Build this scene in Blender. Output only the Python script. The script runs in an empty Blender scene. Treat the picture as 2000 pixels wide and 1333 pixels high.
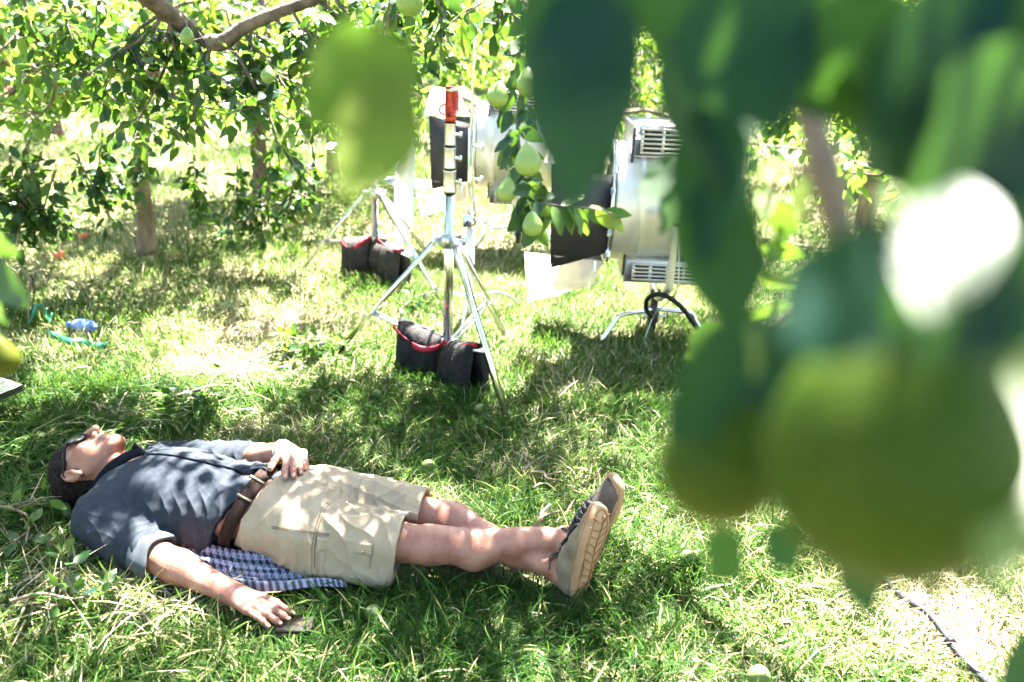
import bpy, math, random
import numpy as np
from mathutils import Vector, Matrix
random.seed(7); rng = np.random.default_rng(7)
S = bpy.context.scene; COL = S.collection

# ------------------------------------------------------------------ camera
TH = math.radians(21.7); RO = math.radians(2.5); FPX = 1555.0; CAM = np.array([0, 0, 1.5])
_U = np.array([0, math.sin(TH), math.cos(TH)]); _X = np.array([1., 0, 0]); FWD = np.array([0, math.cos(TH), -math.sin(TH)])
RIGHT = math.cos(RO)*_X + math.sin(RO)*_U; UP = -math.sin(RO)*_X + math.cos(RO)*_U
cam = bpy.data.cameras.new('camera'); camo = bpy.data.objects.new('camera', cam); COL.objects.link(camo)
m = Matrix((RIGHT.tolist(), UP.tolist(), (-FWD).tolist())).transposed().to_4x4(); m.translation = Vector(CAM)
camo.matrix_world = m
cam.sensor_width = 36; cam.lens = 36*FPX/2000; cam.clip_start = .02; cam.clip_end = 500
cam.dof.use_dof = True; cam.dof.focus_distance = 2.45; cam.dof.aperture_fstop = 2.3
S.camera = camo
# ------------------------------------------------------------------ light
SUN = np.array([.10, .50, .86]); SUN /= np.linalg.norm(SUN)
w = bpy.data.worlds.new('World'); S.world = w; w.use_nodes = True
nt = w.node_tree; bg = nt.nodes['Background']; sky = nt.nodes.new('ShaderNodeTexSky')
sky.sky_type = 'NISHITA'; sky.sun_disc = False; sky.sun_elevation = math.asin(SUN[2]); sky.sun_rotation = math.atan2(SUN[0], SUN[1])
sky.air_density = 1.0; sky.dust_density = 2.0
nt.links.new(sky.outputs[0], bg.inputs[0]); bg.inputs[1].default_value = .05
sl = bpy.data.lights.new('sun', 'SUN'); sl.energy = 5.0; sl.angle = math.radians(.53); sl.color = (1, .95, .87)
so = bpy.data.objects.new('sun', sl); COL.objects.link(so)
so.rotation_euler = Vector(SUN).to_track_quat('Z', 'Y').to_euler()
S.view_settings.view_transform = 'Standard'; S.view_settings.look = 'None'
S.view_settings.exposure = 4.5; S.view_settings.gamma = 1.0; S.view_settings.use_curve_mapping = False
S.cycles.max_bounces = 6; S.cycles.diffuse_bounces = 1; S.cycles.glossy_bounces = 3; S.cycles.transmission_bounces = 4
S.cycles.transparent_max_bounces = 8; S.cycles.caustics_reflective = False; S.cycles.caustics_refractive = False
S.cycles.sample_clamp_indirect = 6

# ------------------------------------------------------------------ helpers
def ray(px, py):      # direction seen at a point of the photograph (2000 x 1333)
    return (px-1000)/FPX*RIGHT - (py-666.5)/FPX*UP + FWD
def atz(px, py, z=0): r = ray(px, py); return CAM + r*((z-CAM[2])/r[2])
def atY(px, py, Y): r = ray(px, py); return CAM + r*(Y/r[1])
def atd(px, py, d): return CAM + ray(px, py)*d
def nrm(v): v = np.asarray(v, float); return v/(np.linalg.norm(v, axis=-1, keepdims=True)+1e-12)
V = lambda *a: np.array(a, float)

def _hash(i, j, k, s):
    n = (i*374761393 + j*668265263 + k*2147483647 + s*974634777) & 0xffffffff
    n = ((n ^ (n >> 13))*1274126177) & 0xffffffff
    return ((n ^ (n >> 16)) & 0xffff)/65535.0
def noise(P, scale=1.0, seed=0):          # value noise, -1..1
    P = np.asarray(P, float)*scale + 1000; I = np.floor(P).astype(np.int64); f = P-I; f = f*f*(3-2*f)
    r = 0
    for dx in (0, 1):
        for dy in (0, 1):
            for dz in (0, 1):
                w_ = (f[..., 0] if dx else 1-f[..., 0])*(f[..., 1] if dy else 1-f[..., 1])*(f[..., 2] if dz else 1-f[..., 2])
                r = r + w_*_hash(I[..., 0]+dx, I[..., 1]+dy, I[..., 2]+dz, seed)
    return r*2-1

class MB:                                # collects faces, builds one mesh object
    def __init__(s): s.v = []; s.q = []; s.t = []; s.n = 0; s.c = []; s.uv = None
    def add(s, v, quads=None, tris=None, col=None):
        v = np.asarray(v, float).reshape(-1, 3); s.v.append(v)
        if quads is not None and len(quads): s.q.append(np.asarray(quads, np.int64).reshape(-1, 4)+s.n)
        if tris is not None and len(tris): s.t.append(np.asarray(tris, np.int64).reshape(-1, 3)+s.n)
        if col is None: col = np.tile([.5, .5, .5, 1.], (len(v), 1))
        elif np.ndim(col) == 1: col = np.tile(col, (len(v), 1))
        s.c.append(col); s.n += len(v); return s
    def build(s, name, mat=None, parent=None, smooth=False, col=False, **tags):
        v = np.concatenate(s.v); q = np.concatenate(s.q) if s.q else np.zeros((0, 4), int); t = np.concatenate(s.t) if s.t else np.zeros((0, 3), int)
        me = bpy.data.meshes.new(name); me.vertices.add(len(v)); me.vertices.foreach_set('co', v.astype(np.float32).ravel())
        me.loops.add(len(q)*4+len(t)*3); me.loops.foreach_set('vertex_index', np.concatenate([q.ravel(), t.ravel()]).astype(np.int32))
        me.polygons.add(len(q)+len(t))
        st = np.concatenate([np.arange(len(q))*4, len(q)*4+np.arange(len(t))*3]).astype(np.int32)
        me.polygons.foreach_set('loop_start', st)
        me.update(calc_edges=True)
        if smooth: me.polygons.foreach_set('use_smooth', np.ones(len(q)+len(t), bool))
        if col:
            a = me.color_attributes.new('Col', 'FLOAT_COLOR', 'POINT'); a.data.foreach_set('color', np.concatenate(s.c).astype(np.float32).ravel())
        me.validate()
        o = bpy.data.objects.new(name, me); COL.objects.link(o)
        if mat: me.materials.append(mat)
        if parent is not None: o.parent = parent
        for k_, x in tags.items(): o[k_] = x
        return o
    # --- shapes
    def tube(s, pts, rad, n=8, cap=True, flat=1.0, upv=None, col=None, sq=False):
        pts = np.asarray(pts, float); m_ = len(pts); rad = np.broadcast_to(np.asarray(rad, float), (m_,))
        tg = nrm(np.gradient(pts, axis=0)); up = V(0, 0, 1) if upv is None else nrm(upv)
        if upv is None and abs(tg[0]@up) > .95: up = V(1, 0, 0)
        a = []
        for i in range(m_):
            b = np.cross(tg[i], up); b = nrm(b); u = np.cross(b, tg[i]); a.append((b, u)); up = u if upv is None else nrm(upv)
        ang = (np.arange(n)+(.5 if sq else 0))*2*math.pi/n
        v = np.concatenate([pts[i] + rad[i]*(np.cos(ang)[:, None]*a[i][0] + flat*np.sin(ang)[:, None]*a[i][1]) for i in range(m_)])
        k = np.arange(n); k2 = (k+1) % n
        q = np.concatenate([np.stack([i*n+k, i*n+k2, (i+1)*n+k2, (i+1)*n+k], 1) for i in range(m_-1)])
        t = None
        if cap:
            v = np.concatenate([v, pts[:1], pts[-1:]]); c0 = m_*n
            t = np.concatenate([np.stack([k2, k, np.full(n, c0)], 1), np.stack([(m_-1)*n+k, (m_-1)*n+k2, np.full(n, c0+1)], 1)])
        return s.add(v, q, t, col)
    def box(s, c, size, R=None, bev=0.0, col=None):
        c = np.asarray(c, float); h = np.asarray(size, float)/2; R = np.eye(3) if R is None else np.asarray(R)
        if bev <= 0:
            v = np.array([[x, y, z] for x in (-1, 1) for y in (-1, 1) for z in (-1, 1)])*h
            q = [[0, 1, 3, 2], [4, 6, 7, 5], [0, 4, 5, 1], [2, 3, 7, 6], [0, 2, 6, 4], [1, 5, 7, 3]]
            return s.add(c+v@R.T, q, None, col)
        v = []; idx = {}
        for x in (-1, 1):
            for y in (-1, 1):
                for z in (-1, 1):
                    for ax in range(3):
                        p = h*[x, y, z]
                        for o_ in range(3):
                            if o_ != ax: p[o_] -= bev*[x, y, z][o_]
                        idx[(x, y, z, ax)] = len(v); v.append(p)
        q = []; t = []
        for ax in range(3):
            o1, o2 = [i for i in range(3) if i != ax]
            for sg in (-1, 1):
                f = []
                for a_, b_ in ((-1, -1), (1, -1), (1, 1), (-1, 1)):
                    k = [0, 0, 0]; k[ax] = sg; k[o1] = a_; k[o2] = b_; f.append(idx[(*k, ax)])
                if (sg > 0) == (ax == 1): f = f[::-1]
                q.append(f)
        for ax in range(3):
            o1, o2 = [i for i in range(3) if i != ax]
            for a_ in (-1, 1):
                for b_ in (-1, 1):
                    k = [0, 0, 0]; k[o1] = a_; k[o2] = b_; k[ax] = -1; k1 = tuple(k); k[ax] = 1; k2 = tuple(k)
                    f = [idx[(*k1, o1)], idx[(*k2, o1)], idx[(*k2, o2)], idx[(*k1, o2)]]; q.append(f)
        for x in (-1, 1):
            for y in (-1, 1):
                for z in (-1, 1): t.append([idx[(x, y, z, 0)], idx[(x, y, z, 1)], idx[(x, y, z, 2)]])
        return s.add(c+np.array(v)@R.T, q, t, col)
    def cyl(s, a, b, r, r2=None, n=16, col=None): return s.tube([a, b], [r, r if r2 is None else r2], n, True, col=col)
    def lathe(s, prof, c, R=None, n=24, col=None):      # prof: (radius, height) rows, closed at both ends
        prof = np.asarray(prof, float); R = np.eye(3) if R is None else R; ang = np.arange(n)*2*math.pi/n; m_ = len(prof)
        v = np.concatenate([np.stack([r*np.cos(ang), r*np.sin(ang), np.full(n, z)], 1) for r, z in prof])
        k = np.arange(n); k2 = (k+1) % n
        q = np.concatenate([np.stack([i*n+k, i*n+k2, (i+1)*n+k2, (i+1)*n+k], 1) for i in range(m_-1)])
        return s.add(np.asarray(c)+v@np.asarray(R).T, q, None, col)
    def grid(s, P, col=None, close=False):              # P: (a, b, 3)
        a, b = P.shape[:2]; i = np.arange(a*b).reshape(a, b)
        q = np.stack([i[:-1, :-1], i[1:, :-1], i[1:, 1:], i[:-1, 1:]], -1).reshape(-1, 4)
        return s.add(P.reshape(-1, 3), q, None, col)
    def sheet(s, P, th, col=None):                      # a grid with real thickness
        a, b = P.shape[:2]; N = np.cross(np.gradient(P, axis=0), np.gradient(P, axis=1)); N = nrm(N)*th/2
        i = np.arange(a*b).reshape(a, b); o_ = a*b
        q = np.stack([i[:-1, :-1], i[1:, :-1], i[1:, 1:], i[:-1, 1:]], -1).reshape(-1, 4)
        e = [i[:, 0], i[-1, :], i[::-1, -1], i[0, ::-1]]; qs = [q, q[:, ::-1]+o_]
        for L in e: qs.append(np.stack([L[:-1], L[:-1]+o_, L[1:]+o_, L[1:]], 1))
        return s.add(np.concatenate([(P+N).reshape(-1, 3), (P-N).reshape(-1, 3)]), np.concatenate(qs), None, col)

def tag(o, label, cat, group=None, kind=None):
    if label: o['label'] = label
    if cat: o['category'] = cat
    if group: o['group'] = group
    if kind: o['kind'] = kind
    return o
def thing(name, label, cat, loc=(0, 0, 0), group=None):
    o = bpy.data.objects.new(name, None); COL.objects.link(o); o.empty_display_size = .1; o.location = Vector([float(x) for x in loc]); tag(o, label, cat, group); return o
def keep(parent, loc=None):              # children were built in world space: shift them under the Empty's base
    bpy.context.view_layer.update()
    for c in parent.children: c.matrix_parent_inverse = parent.matrix_world.inverted()
def curve(P, n=24):                      # Catmull-Rom through points
    P = np.asarray(P, float); Q = np.concatenate([[2*P[0]-P[1]], P, [2*P[-1]-P[-2]]]); out = []
    k = len(P)-1
    for u in np.linspace(0, k-1e-9, n):
        i = int(u); t = u-i; a, b, c, d = Q[i:i+4]
        out.append(.5*((2*b)+(-a+c)*t+(2*a-5*b+4*c-d)*t*t+(-a+3*b-3*c+d)*t**3))
    return np.array(out)

# ------------------------------------------------------------------ materials
def mat(name, color, rough=.6, metal=0.0, var=.0, scale=30, color2=None, bump=0.0, bscale=80, spec=.5, trans=0, sub=0, attr=False, coat=0, alpha=1, stretch=None):
    m_ = bpy.data.materials.new(name); m_.use_nodes = True; n = m_.node_tree; p = n.nodes['Principled BSDF']; L = n.links.new
    p.inputs['Base Color'].default_value = (*color, 1); p.inputs['Roughness'].default_value = rough; p.inputs['Metallic'].default_value = metal
    p.inputs['Specular IOR Level'].default_value = spec; p.inputs['Transmission Weight'].default_value = trans; p.inputs['Coat Weight'].default_value = coat
    p.inputs['Alpha'].default_value = alpha
    if sub: p.inputs['Subsurface Weight'].default_value = sub; p.inputs['Subsurface Radius'].default_value = (.012, .004, .002); p.inputs['Subsurface Scale'].default_value = 1
    tc = n.nodes.new('ShaderNodeTexCoord'); src = tc.outputs['Object']
    if stretch:
        mp = n.nodes.new('ShaderNodeMapping'); mp.inputs['Scale'].default_value = stretch; L(src, mp.inputs[0]); src = mp.outputs[0]
    if color2 is not None or var:
        c2 = color2 if color2 is not None else tuple(min(1, c*(1-var)) for c in color)
        t = n.nodes.new('ShaderNodeTexNoise'); t.inputs['Scale'].default_value = scale; t.inputs['Detail'].default_value = 5; L(src, t.inputs['Vector'])
        r = n.nodes.new('ShaderNodeValToRGB'); r.color_ramp.elements[0].position = .35; r.color_ramp.elements[1].position = .65
        r.color_ramp.elements[0].color = (*color, 1); r.color_ramp.elements[1].color = (*c2, 1); L(t.outputs[0], r.inputs[0]); L(r.outputs[0], p.inputs['Base Color'])
    if bump:
        t = n.nodes.new('ShaderNodeTexNoise'); t.inputs['Scale'].default_value = bscale; t.inputs['Detail'].default_value = 6; L(src, t.inputs['Vector'])
        b = n.nodes.new('ShaderNodeBump'); b.inputs['Strength'].default_value = bump; b.inputs['Distance'].default_value = .01; L(t.outputs[0], b.inputs['Height']); L(b.outputs[0], p.inputs['Normal'])
    return m_
def leaf_mat(name, stops, trans_col, gloss=.35, tw=.45, spec=.5):
    m_ = bpy.data.materials.new(name); m_.use_nodes = True; n = m_.node_tree; p = n.nodes['Principled BSDF']; L = n.links.new
    out = n.nodes['Material Output']; at = n.nodes.new('ShaderNodeAttribute'); at.attribute_name = 'Col'
    sp = n.nodes.new('ShaderNodeSeparateColor'); L(at.outputs['Color'], sp.inputs[0])
    r = n.nodes.new('ShaderNodeValToRGB'); e = r.color_ramp.elements
    while len(e) < len(stops): e.new(.5)
    for el, (ps, c) in zip(e, stops): el.position = ps; el.color = (*c, 1)
    L(sp.outputs[0], r.inputs[0]); L(r.outputs[0], p.inputs['Base Color']); p.inputs['Roughness'].default_value = gloss; p.inputs['Specular IOR Level'].default_value = spec
    tr = n.nodes.new('ShaderNodeBsdfTranslucent'); mx = n.nodes.new('ShaderNodeMix'); mx.data_type = 'RGBA'; mx.inputs[0].default_value = .6
    L(r.outputs[0], mx.inputs[6]); mx.inputs[7].default_value = (*trans_col, 1); L(mx.outputs[2], tr.inputs[0])
    ms = n.nodes.new('ShaderNodeMixShader'); ms.inputs[0].default_value = tw; L(p.outputs[0], ms.inputs[1]); L(tr.outputs[0], ms.inputs[2]); L(ms.outputs[0], out.inputs[0])
    return m_
M = {}
M['leaf'] = leaf_mat('pear_leaf', [(0, (.010, .034, .020)), (.5, (.022, .060, .016)), (.85, (.060, .12, .018)), (1, (.14, .18, .03))], (.12, .26, .012), .42, .36, .32)
M['leaf_near'] = leaf_mat('near_leaf', [(0, (.005, .030, .026)), (.5, (.012, .048, .024)), (.85, (.050, .11, .014)), (1, (.14, .18, .03))], (.10, .24, .012), .5, .36, .10)
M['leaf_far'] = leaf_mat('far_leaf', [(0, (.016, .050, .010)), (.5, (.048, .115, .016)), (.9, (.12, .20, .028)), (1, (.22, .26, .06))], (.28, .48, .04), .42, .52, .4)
M['grass'] = leaf_mat('grass_blade', [(0, (.008, .033, .005)), (.40, (.026, .068, .008)), (.58, (.075, .13, .020)), (.70, (.26, .25, .10)), (.83, (.42, .34, .20)), (1, (.52, .44, .31))], (.11, .24, .02), .55, .36, .12)
M['bark'] = mat('bark', (.10, .065, .04), .9, color2=(.26, .19, .13), scale=14, bump=.9, bscale=35, stretch=(1, 1, .35))
M['bark_dark'] = mat('bark_dark', (.07, .05, .04), .9, color2=(.17, .125, .10), scale=20, bump=.8, bscale=45)
M['twig'] = mat('twig', (.14, .085, .055), .7, color2=(.24, .17, .11), scale=60)
M['stem_green'] = mat('stem_green', (.14, .2, .05), .6)
M['chrome'] = mat('chromed_steel', (.80, .81, .83), .16, 1.0, color2=(.62, .63, .65), scale=9)
M['alu'] = mat('brushed_aluminium', (.62, .62, .63), .38, 1.0, var=.25, scale=12)
M['silver'] = mat('silver_paint', (.60, .585, .56), .42, .55, color2=(.50, .46, .40), scale=7, bump=.06, bscale=30)
M['white_panel'] = mat('white_board', (.85, .86, .86), .5)
M['black_metal'] = mat('black_metal', (.012, .010, .013), .55, color2=(.022, .019, .023), scale=8)
M['dark'] = mat('dark_void', (.02, .02, .022), .7)
M['orange'] = mat('orange_paint', (.55, .035, .010), .42, color2=(.45, .03, .012), scale=25)
M['black_cloth'] = mat('sandbag_cloth', (.009, .009, .010), .75, color2=(.022, .020, .021), scale=18, bump=.5, bscale=120, spec=.15)
M['grey_cloth'] = mat('dusty_sandbag_cloth', (.022, .019, .018), .8, color2=(.045, .040, .037), scale=18, bump=.5, bscale=120, spec=.15)
M['red_strap'] = mat('red_webbing', (.38, .010, .028), .6, bump=.3, bscale=400)
M['rubber'] = mat('black_rubber', (.004, .004, .005), .5, spec=.25)
def gel_mat():
    m_ = bpy.data.materials.new('diffusion_gel'); m_.use_nodes = True; n = m_.node_tree; p = n.nodes['Principled BSDF']; L = n.links.new
    p.inputs['Roughness'].default_value = .22; p.inputs['Base Color'].default_value = (.85, .70, .60, 1)
    t = n.nodes.new('ShaderNodeBsdfTranslucent'); t.inputs[0].default_value = (.9, .8, .72, 1)
    tr = n.nodes.new('ShaderNodeBsdfTransparent'); tr.inputs[0].default_value = (.97, .93, .9, 1)
    a = n.nodes.new('ShaderNodeMixShader'); a.inputs[0].default_value = .5; b = n.nodes.new('ShaderNodeMixShader'); b.inputs[0].default_value = .42
    L(p.outputs[0], a.inputs[1]); L(t.outputs[0], a.inputs[2]); L(a.outputs[0], b.inputs[1]); L(tr.outputs[0], b.inputs[2]); L(b.outputs[0], n.nodes['Material Output'].inputs[0]); return m_
M['gel'] = gel_mat()
def pear_mat(name, a, b):
    m_ = mat(name, a, .42, color2=b, scale=9, sub=.0, spec=.5); n = m_.node_tree; p = n.nodes['Principled BSDF']; L = n.links.new
    r0 = p.inputs['Base Color'].links[0].from_socket
    v = n.nodes.new('ShaderNodeTexVoronoi'); v.inputs['Scale'].default_value = 260; tc = n.nodes.new('ShaderNodeTexCoord'); L(tc.outputs['Object'], v.inputs['Vector'])
    r = n.nodes.new('ShaderNodeValToRGB'); r.color_ramp.elements[0].position = .08; r.color_ramp.elements[1].position = .2
    r.color_ramp.elements[0].color = (1, 1, 1, 1); r.color_ramp.elements[1].color = (0, 0, 0, 1); L(v.outputs['Distance'], r.inputs[0])
    mx = n.nodes.new('ShaderNodeMix'); mx.data_type = 'RGBA'; L(r.outputs[0], mx.inputs[0]); L(r0, mx.inputs[6]); mx.inputs[7].default_value = (.16, .17, .04, 1); L(mx.outputs[2], p.inputs['Base Color']); return m_
M['pear'] = pear_mat('pear_skin', (.12, .21, .035), (.20, .28, .07))
M['pear_dull'] = pear_mat('windfall_skin', (.075, .13, .025), (.13, .17, .05))
M['pear_fg'] = pear_mat('near_pear_shade_tone', (.022, .046, .002), (.046, .055, .004)); M['pear_fg'].node_tree.nodes['Principled BSDF'].inputs['Specular IOR Level'].default_value = .10; M['pear_fg'].node_tree.nodes['Principled BSDF'].inputs['Roughness'].default_value = .55  # skin colour darkened to carry the shade on the near pears
# ------------------------------------------------------------------ ground
BO = V(-.60, 2.02, 0); BX = nrm(V(.986, -.167, 0)); BY = V(-BX[1], BX[0], 0)     # the lying man's frame
def body2w(P): P = np.asarray(P, float); return BO + P[..., :1]*BX + P[..., 1:2]*BY + P[..., 2:3]*V(0, 0, 1)
def w2body(P): Q = np.asarray(P, float)-BO; return np.stack([Q@BX, Q@BY, Q[..., 2]], -1)

gm = mat('orchard_soil', (.10, .085, .05), .95); n = gm.node_tree; p = n.nodes['Principled BSDF']; L = n.links.new
tc = n.nodes.new('ShaderNodeTexCoord')
def nz(scale, det=6):
    t = n.nodes.new('ShaderNodeTexNoise'); t.inputs['Scale'].default_value = scale; t.inputs['Detail'].default_value = det; L(tc.outputs['Object'], t.inputs['Vector']); return t.outputs[0]
def ramp(src, stops):
    r = n.nodes.new('ShaderNodeValToRGB'); e = r.color_ramp.elements
    while len(e) < len(stops): e.new(.5)
    for el, (ps, c) in zip(e, stops): el.position = ps; el.color = (*c, 1)
    L(src, r.inputs[0]); return r.outputs[0]
a = ramp(nz(1.3), [(.38, (.055, .085, .02)), (.52, (.10, .12, .035)), (.62, (.22, .17, .10))]); b = ramp(nz(90), [(.35, (.05, .045, .025)), (.6, (.20, .19, .10))])
mx = n.nodes.new('ShaderNodeMix'); mx.data_type = 'RGBA'; mx.inputs[0].default_value = .45; L(a, mx.inputs[6]); L(b, mx.inputs[7]); at = n.nodes.new('ShaderNodeAttribute'); at.attribute_name = 'Col'; m2 = n.nodes.new('ShaderNodeMix'); m2.data_type = 'RGBA'; L(at.outputs['Fac'], m2.inputs[0]); L(mx.outputs[2], m2.inputs[6])
L(ramp(nz(60, 8), [(.32, (.06, .035, .022)), (.5, (.14, .085, .055)), (.7, (.24, .165, .12))]), m2.inputs[7]); L(m2.outputs[2], p.inputs['Base Color'])
bp = n.nodes.new('ShaderNodeBump'); bp.inputs['Strength'].default_value = 1; bp.inputs['Distance'].default_value = .03; L(nz(45, 8), bp.inputs['Height']); L(bp.outputs[0], p.inputs['Normal'])


# ------------------------------------------------------------------ grass
def dryness(P):       # 0 lush .. 1 straw: mown, trampled patches
    d = .5+.75*noise(P*V(1, 1, 0), 1.1, 11)+.5*noise(P*V(1, 1, 0), 4.0, 12)
    for c, r, s in DRY: d = d + s*np.exp(-(((P[:, 0]-c[0])/r[0])**2+((P[:, 1]-c[1])/r[1])**2))
    return d
DRY = []
for (px, py, rx, ry, s) in ((430, 710, 90, 40, 1.4), (560, 640, 130, 30, 1.5), (640, 560, 90, 40, 1.0), (700, 480, 100, 40, 1.1), (250, 820, 60, 20, 1.1), (350, 1180, 160, 60, .7), (1850, 1200, 170, 100, 1.6),
                          (1350, 570, 110, 45, 1.0), (1150, 690, 80, 30, .5), (450, 440, 200, 30, .6), (600, 1240, 150, 60, -.4), (850, 800, 170, 80, -1.0), (950, 1230, 250, 80, -.35), (150, 760, 120, 40, -.5), (60, 380, 100, 30, .6), (80, 1000, 150, 60, -.5), (1500, 1250, 180, 70, .45)):
    c = atz(px, py); rr = (np.linalg.norm(atz(px+rx, py)-c), np.linalg.norm(atz(px, py-ry)-c)); DRY.append((c, rr, s))
g = MB(); xs = np.concatenate([[-150, -60, -25], np.linspace(-12, -4, 21), np.linspace(-3.9, 3.9, 90), np.linspace(4, 12, 21), [25, 60, 150]]); ys = np.concatenate([[-100, -40, -10], np.linspace(-2, .6, 8), np.linspace(.7, 6.5, 80), np.linspace(6.8, 22, 40), [40, 80, 200]])
GX, GY = np.meshgrid(xs, ys, indexing='ij'); GZ = .02*noise(np.stack([GX, GY, 0*GX], -1), .7, 3)*np.exp(-((GX/10)**2))-.02
PG = np.stack([GX, GY, GZ], -1); dd_ = np.clip((dryness(PG.reshape(-1, 3))-.7)*.9, 0, 1); g.grid(PG, np.stack([dd_, dd_, dd_, dd_*0+1], 1)); g.build('ground', gm, smooth=True, kind='structure', col=True)
def footprint(P):     # is a root under the man
    q = w2body(P); x, y = q[:, 0], q[:, 1]; f = np.zeros(len(P), bool)
    def cap(a, b, ra, rb):
        a, b = V(*a), V(*b); d = b-a; t = np.clip(((x-a[0])*d[0]+(y-a[1])*d[1])/(d@d), 0, 1)
        return np.hypot(x-a[0]-t*d[0], y-a[1]-t*d[1]) < ra+(rb-ra)*t
    for c_ in (((-.80, .05), (-.62, .03), .07, .06), ((-.5, 0), (-.02, 0), .17, .15), ((0, -.09), (.33, -.06), .09, .08), ((0, .09), (.33, .08), .09, .08),
               ((.33, -.05), (.55, -.01), .035, .04), ((.33, .09), (.75, 0), .035, .03), ((-.55, -.18), (-.34, -.235), .06, .055), ((-.34, -.235), (-.07, -.316), .035, .03),
               ((-.07, -.316), (.09, -.345), .042, .035), ((.8, -.05), (.86, -.06), .03, .03), ((-.30, -.20), (-.02, -.155), .06, .05)): f |= cap(*c_)
    return f
def blades(N, xr, yr, Lr, wd, lean, seed, clump=True, keepf=None):
    r = np.random.default_rng(seed)
    P = np.stack([r.uniform(*xr, N), r.uniform(*yr, N), np.zeros(N)], 1)
    q = P-CAM; dep = q@FWD; u = (q@RIGHT)/dep*FPX; v = (q@UP)/dep*FPX
    ok = (dep > .5) & (np.abs(u) < 1000*1.3+60) & (v > -667-330) & ~footprint(P)
    if keepf is not None: ok &= keepf(P, r)
    P = P[ok]; N = len(P)
    dens = noise(P, 7, 21)*.5+noise(P, 20, 22)*.5; k = r.random(N) < np.clip(.86+.6*dens-.22*np.clip(dryness(P)-.8, 0, 1.6), .12, 1); P = P[k]; N = len(P)
    Ln = r.uniform(*Lr, N)*(1+.35*noise(P, 5, 23)); ph = 2*math.pi*(.5*noise(P, 2.3, 24)+.5*r.normal(0, .9 if clump else 2, N)*.35+.5*noise(P, 9, 25))+r.choice([0, 0, 0, 2.6], N)
    ln = np.clip(r.normal(lean[0], lean[1], N), .05, 1.5)            # how far the blade is bent over
    d = np.stack([np.cos(ph), np.sin(ph), 0*ph], 1); s = np.stack([-np.sin(ph), np.cos(ph), 0*ph], 1)
    tw = r.normal(0, .5, N); s = nrm(s*np.cos(tw)[:, None]+V(0, 0, 1)*np.sin(tw)[:, None])
    w_ = wd*r.uniform(.5, 1.3, N); T = [0, .35, .7, 1]; W = [.75, 1, .75, 0]; vs = []
    a0 = ln*.35; px_ = np.zeros(N); pz = np.zeros(N); pts = []
    bend = r.normal(0, .25, N)
    for i, t in enumerate(T):
        if i: a_ = a0+(ln-a0)*1.6*t; st = Ln*(T[i]-T[i-1]); px_ = px_+np.sin(a_)*st; pz = pz+np.cos(a_)*st
        pts.append(P+d*px_[:, None]+s*(bend*Ln*t*t)[:, None]+V(0, 0, 1)*np.maximum(pz, .002+.006*r.random(N))[:, None]-V(0, 0, .012))
    vv = np.zeros((N, 7, 3))
    for i in range(3): vv[:, 2*i] = pts[i]-s*(w_*W[i]/2)[:, None]; vv[:, 2*i+1] = pts[i]+s*(w_*W[i]/2)[:, None]
    vv[:, 6] = pts[3]; b = (np.arange(N)*7)[:, None]
    quads = np.concatenate([b+[0, 1, 3, 2], b+[2, 3, 5, 4]]); tris = b+[4, 5, 6]
    dr = dryness(P); c = np.clip(.28+.19*r.normal(0, 1, N)+.26*(dr-.4)+.16*(P[:, 1] > 3.1)+(r.random(N) < .10+.22*np.clip(dr-.3, 0, 1.6))*.42, 0, 1)
    cc = np.repeat(np.stack([c, r.random(N), c*0, c*0+1], 1), 7, 0)
    return vv.reshape(-1, 3), quads, tris, cc
gr = MB()
gr.add(*blades(210000, (-2.2, 2.4), (.9, 3.1), (.03, .085), .0036, (1.0, .4), 31))
gr.add(*blades(30000, (-2.2, 2.4), (.9, 3.3), (.07, .15), .0046, (1.2, .3), 32))
gr.add(*blades(140000, (-3.6, 3.6), (3.0, 5.4), (.035, .09), .0052, (.75, .35), 33))
gr.add(*blades(120000, (-7, 7), (5.3, 9.5), (.04, .10), .0085, (.6, .35), 34))
gr.add(*blades(90000, (-14, 14), (9.4, 20), (.05, .14), .018, (.6, .3), 35))
def band(P, r):     # long mown swathe lying from behind the head to the stand
    a, b = atz(180, 850)[:2], atz(620, 700)[:2]; d = b-a; t = np.clip(((P[:, :2]-a)@d)/(d@d), -.1, 1); return np.linalg.norm(P[:, :2]-a-t[:, None]*d, axis=1) < .13+.05*r.random(len(P))
gr.add(*blades(34000, (-2, .3), (2.0, 4.2), (.12, .26), .0058, (1.5, .12), 36, keepf=band))
def lft(P, r): c = atz(150, 1060); return (((P[:, 0]-c[0])/.75)**2+((P[:, 1]-c[1])/.34)**2 < 1)
gr.add(*blades(9000, (-2.3, -.6), (1.4, 2.3), (.10, .22), .0055, (1.5, .12), 37, keepf=lft))
tag(gr.build('grass', M['grass'], col=True), 'mown green and straw grass matted over the orchard floor', 'grass', kind='stuff')

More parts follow.
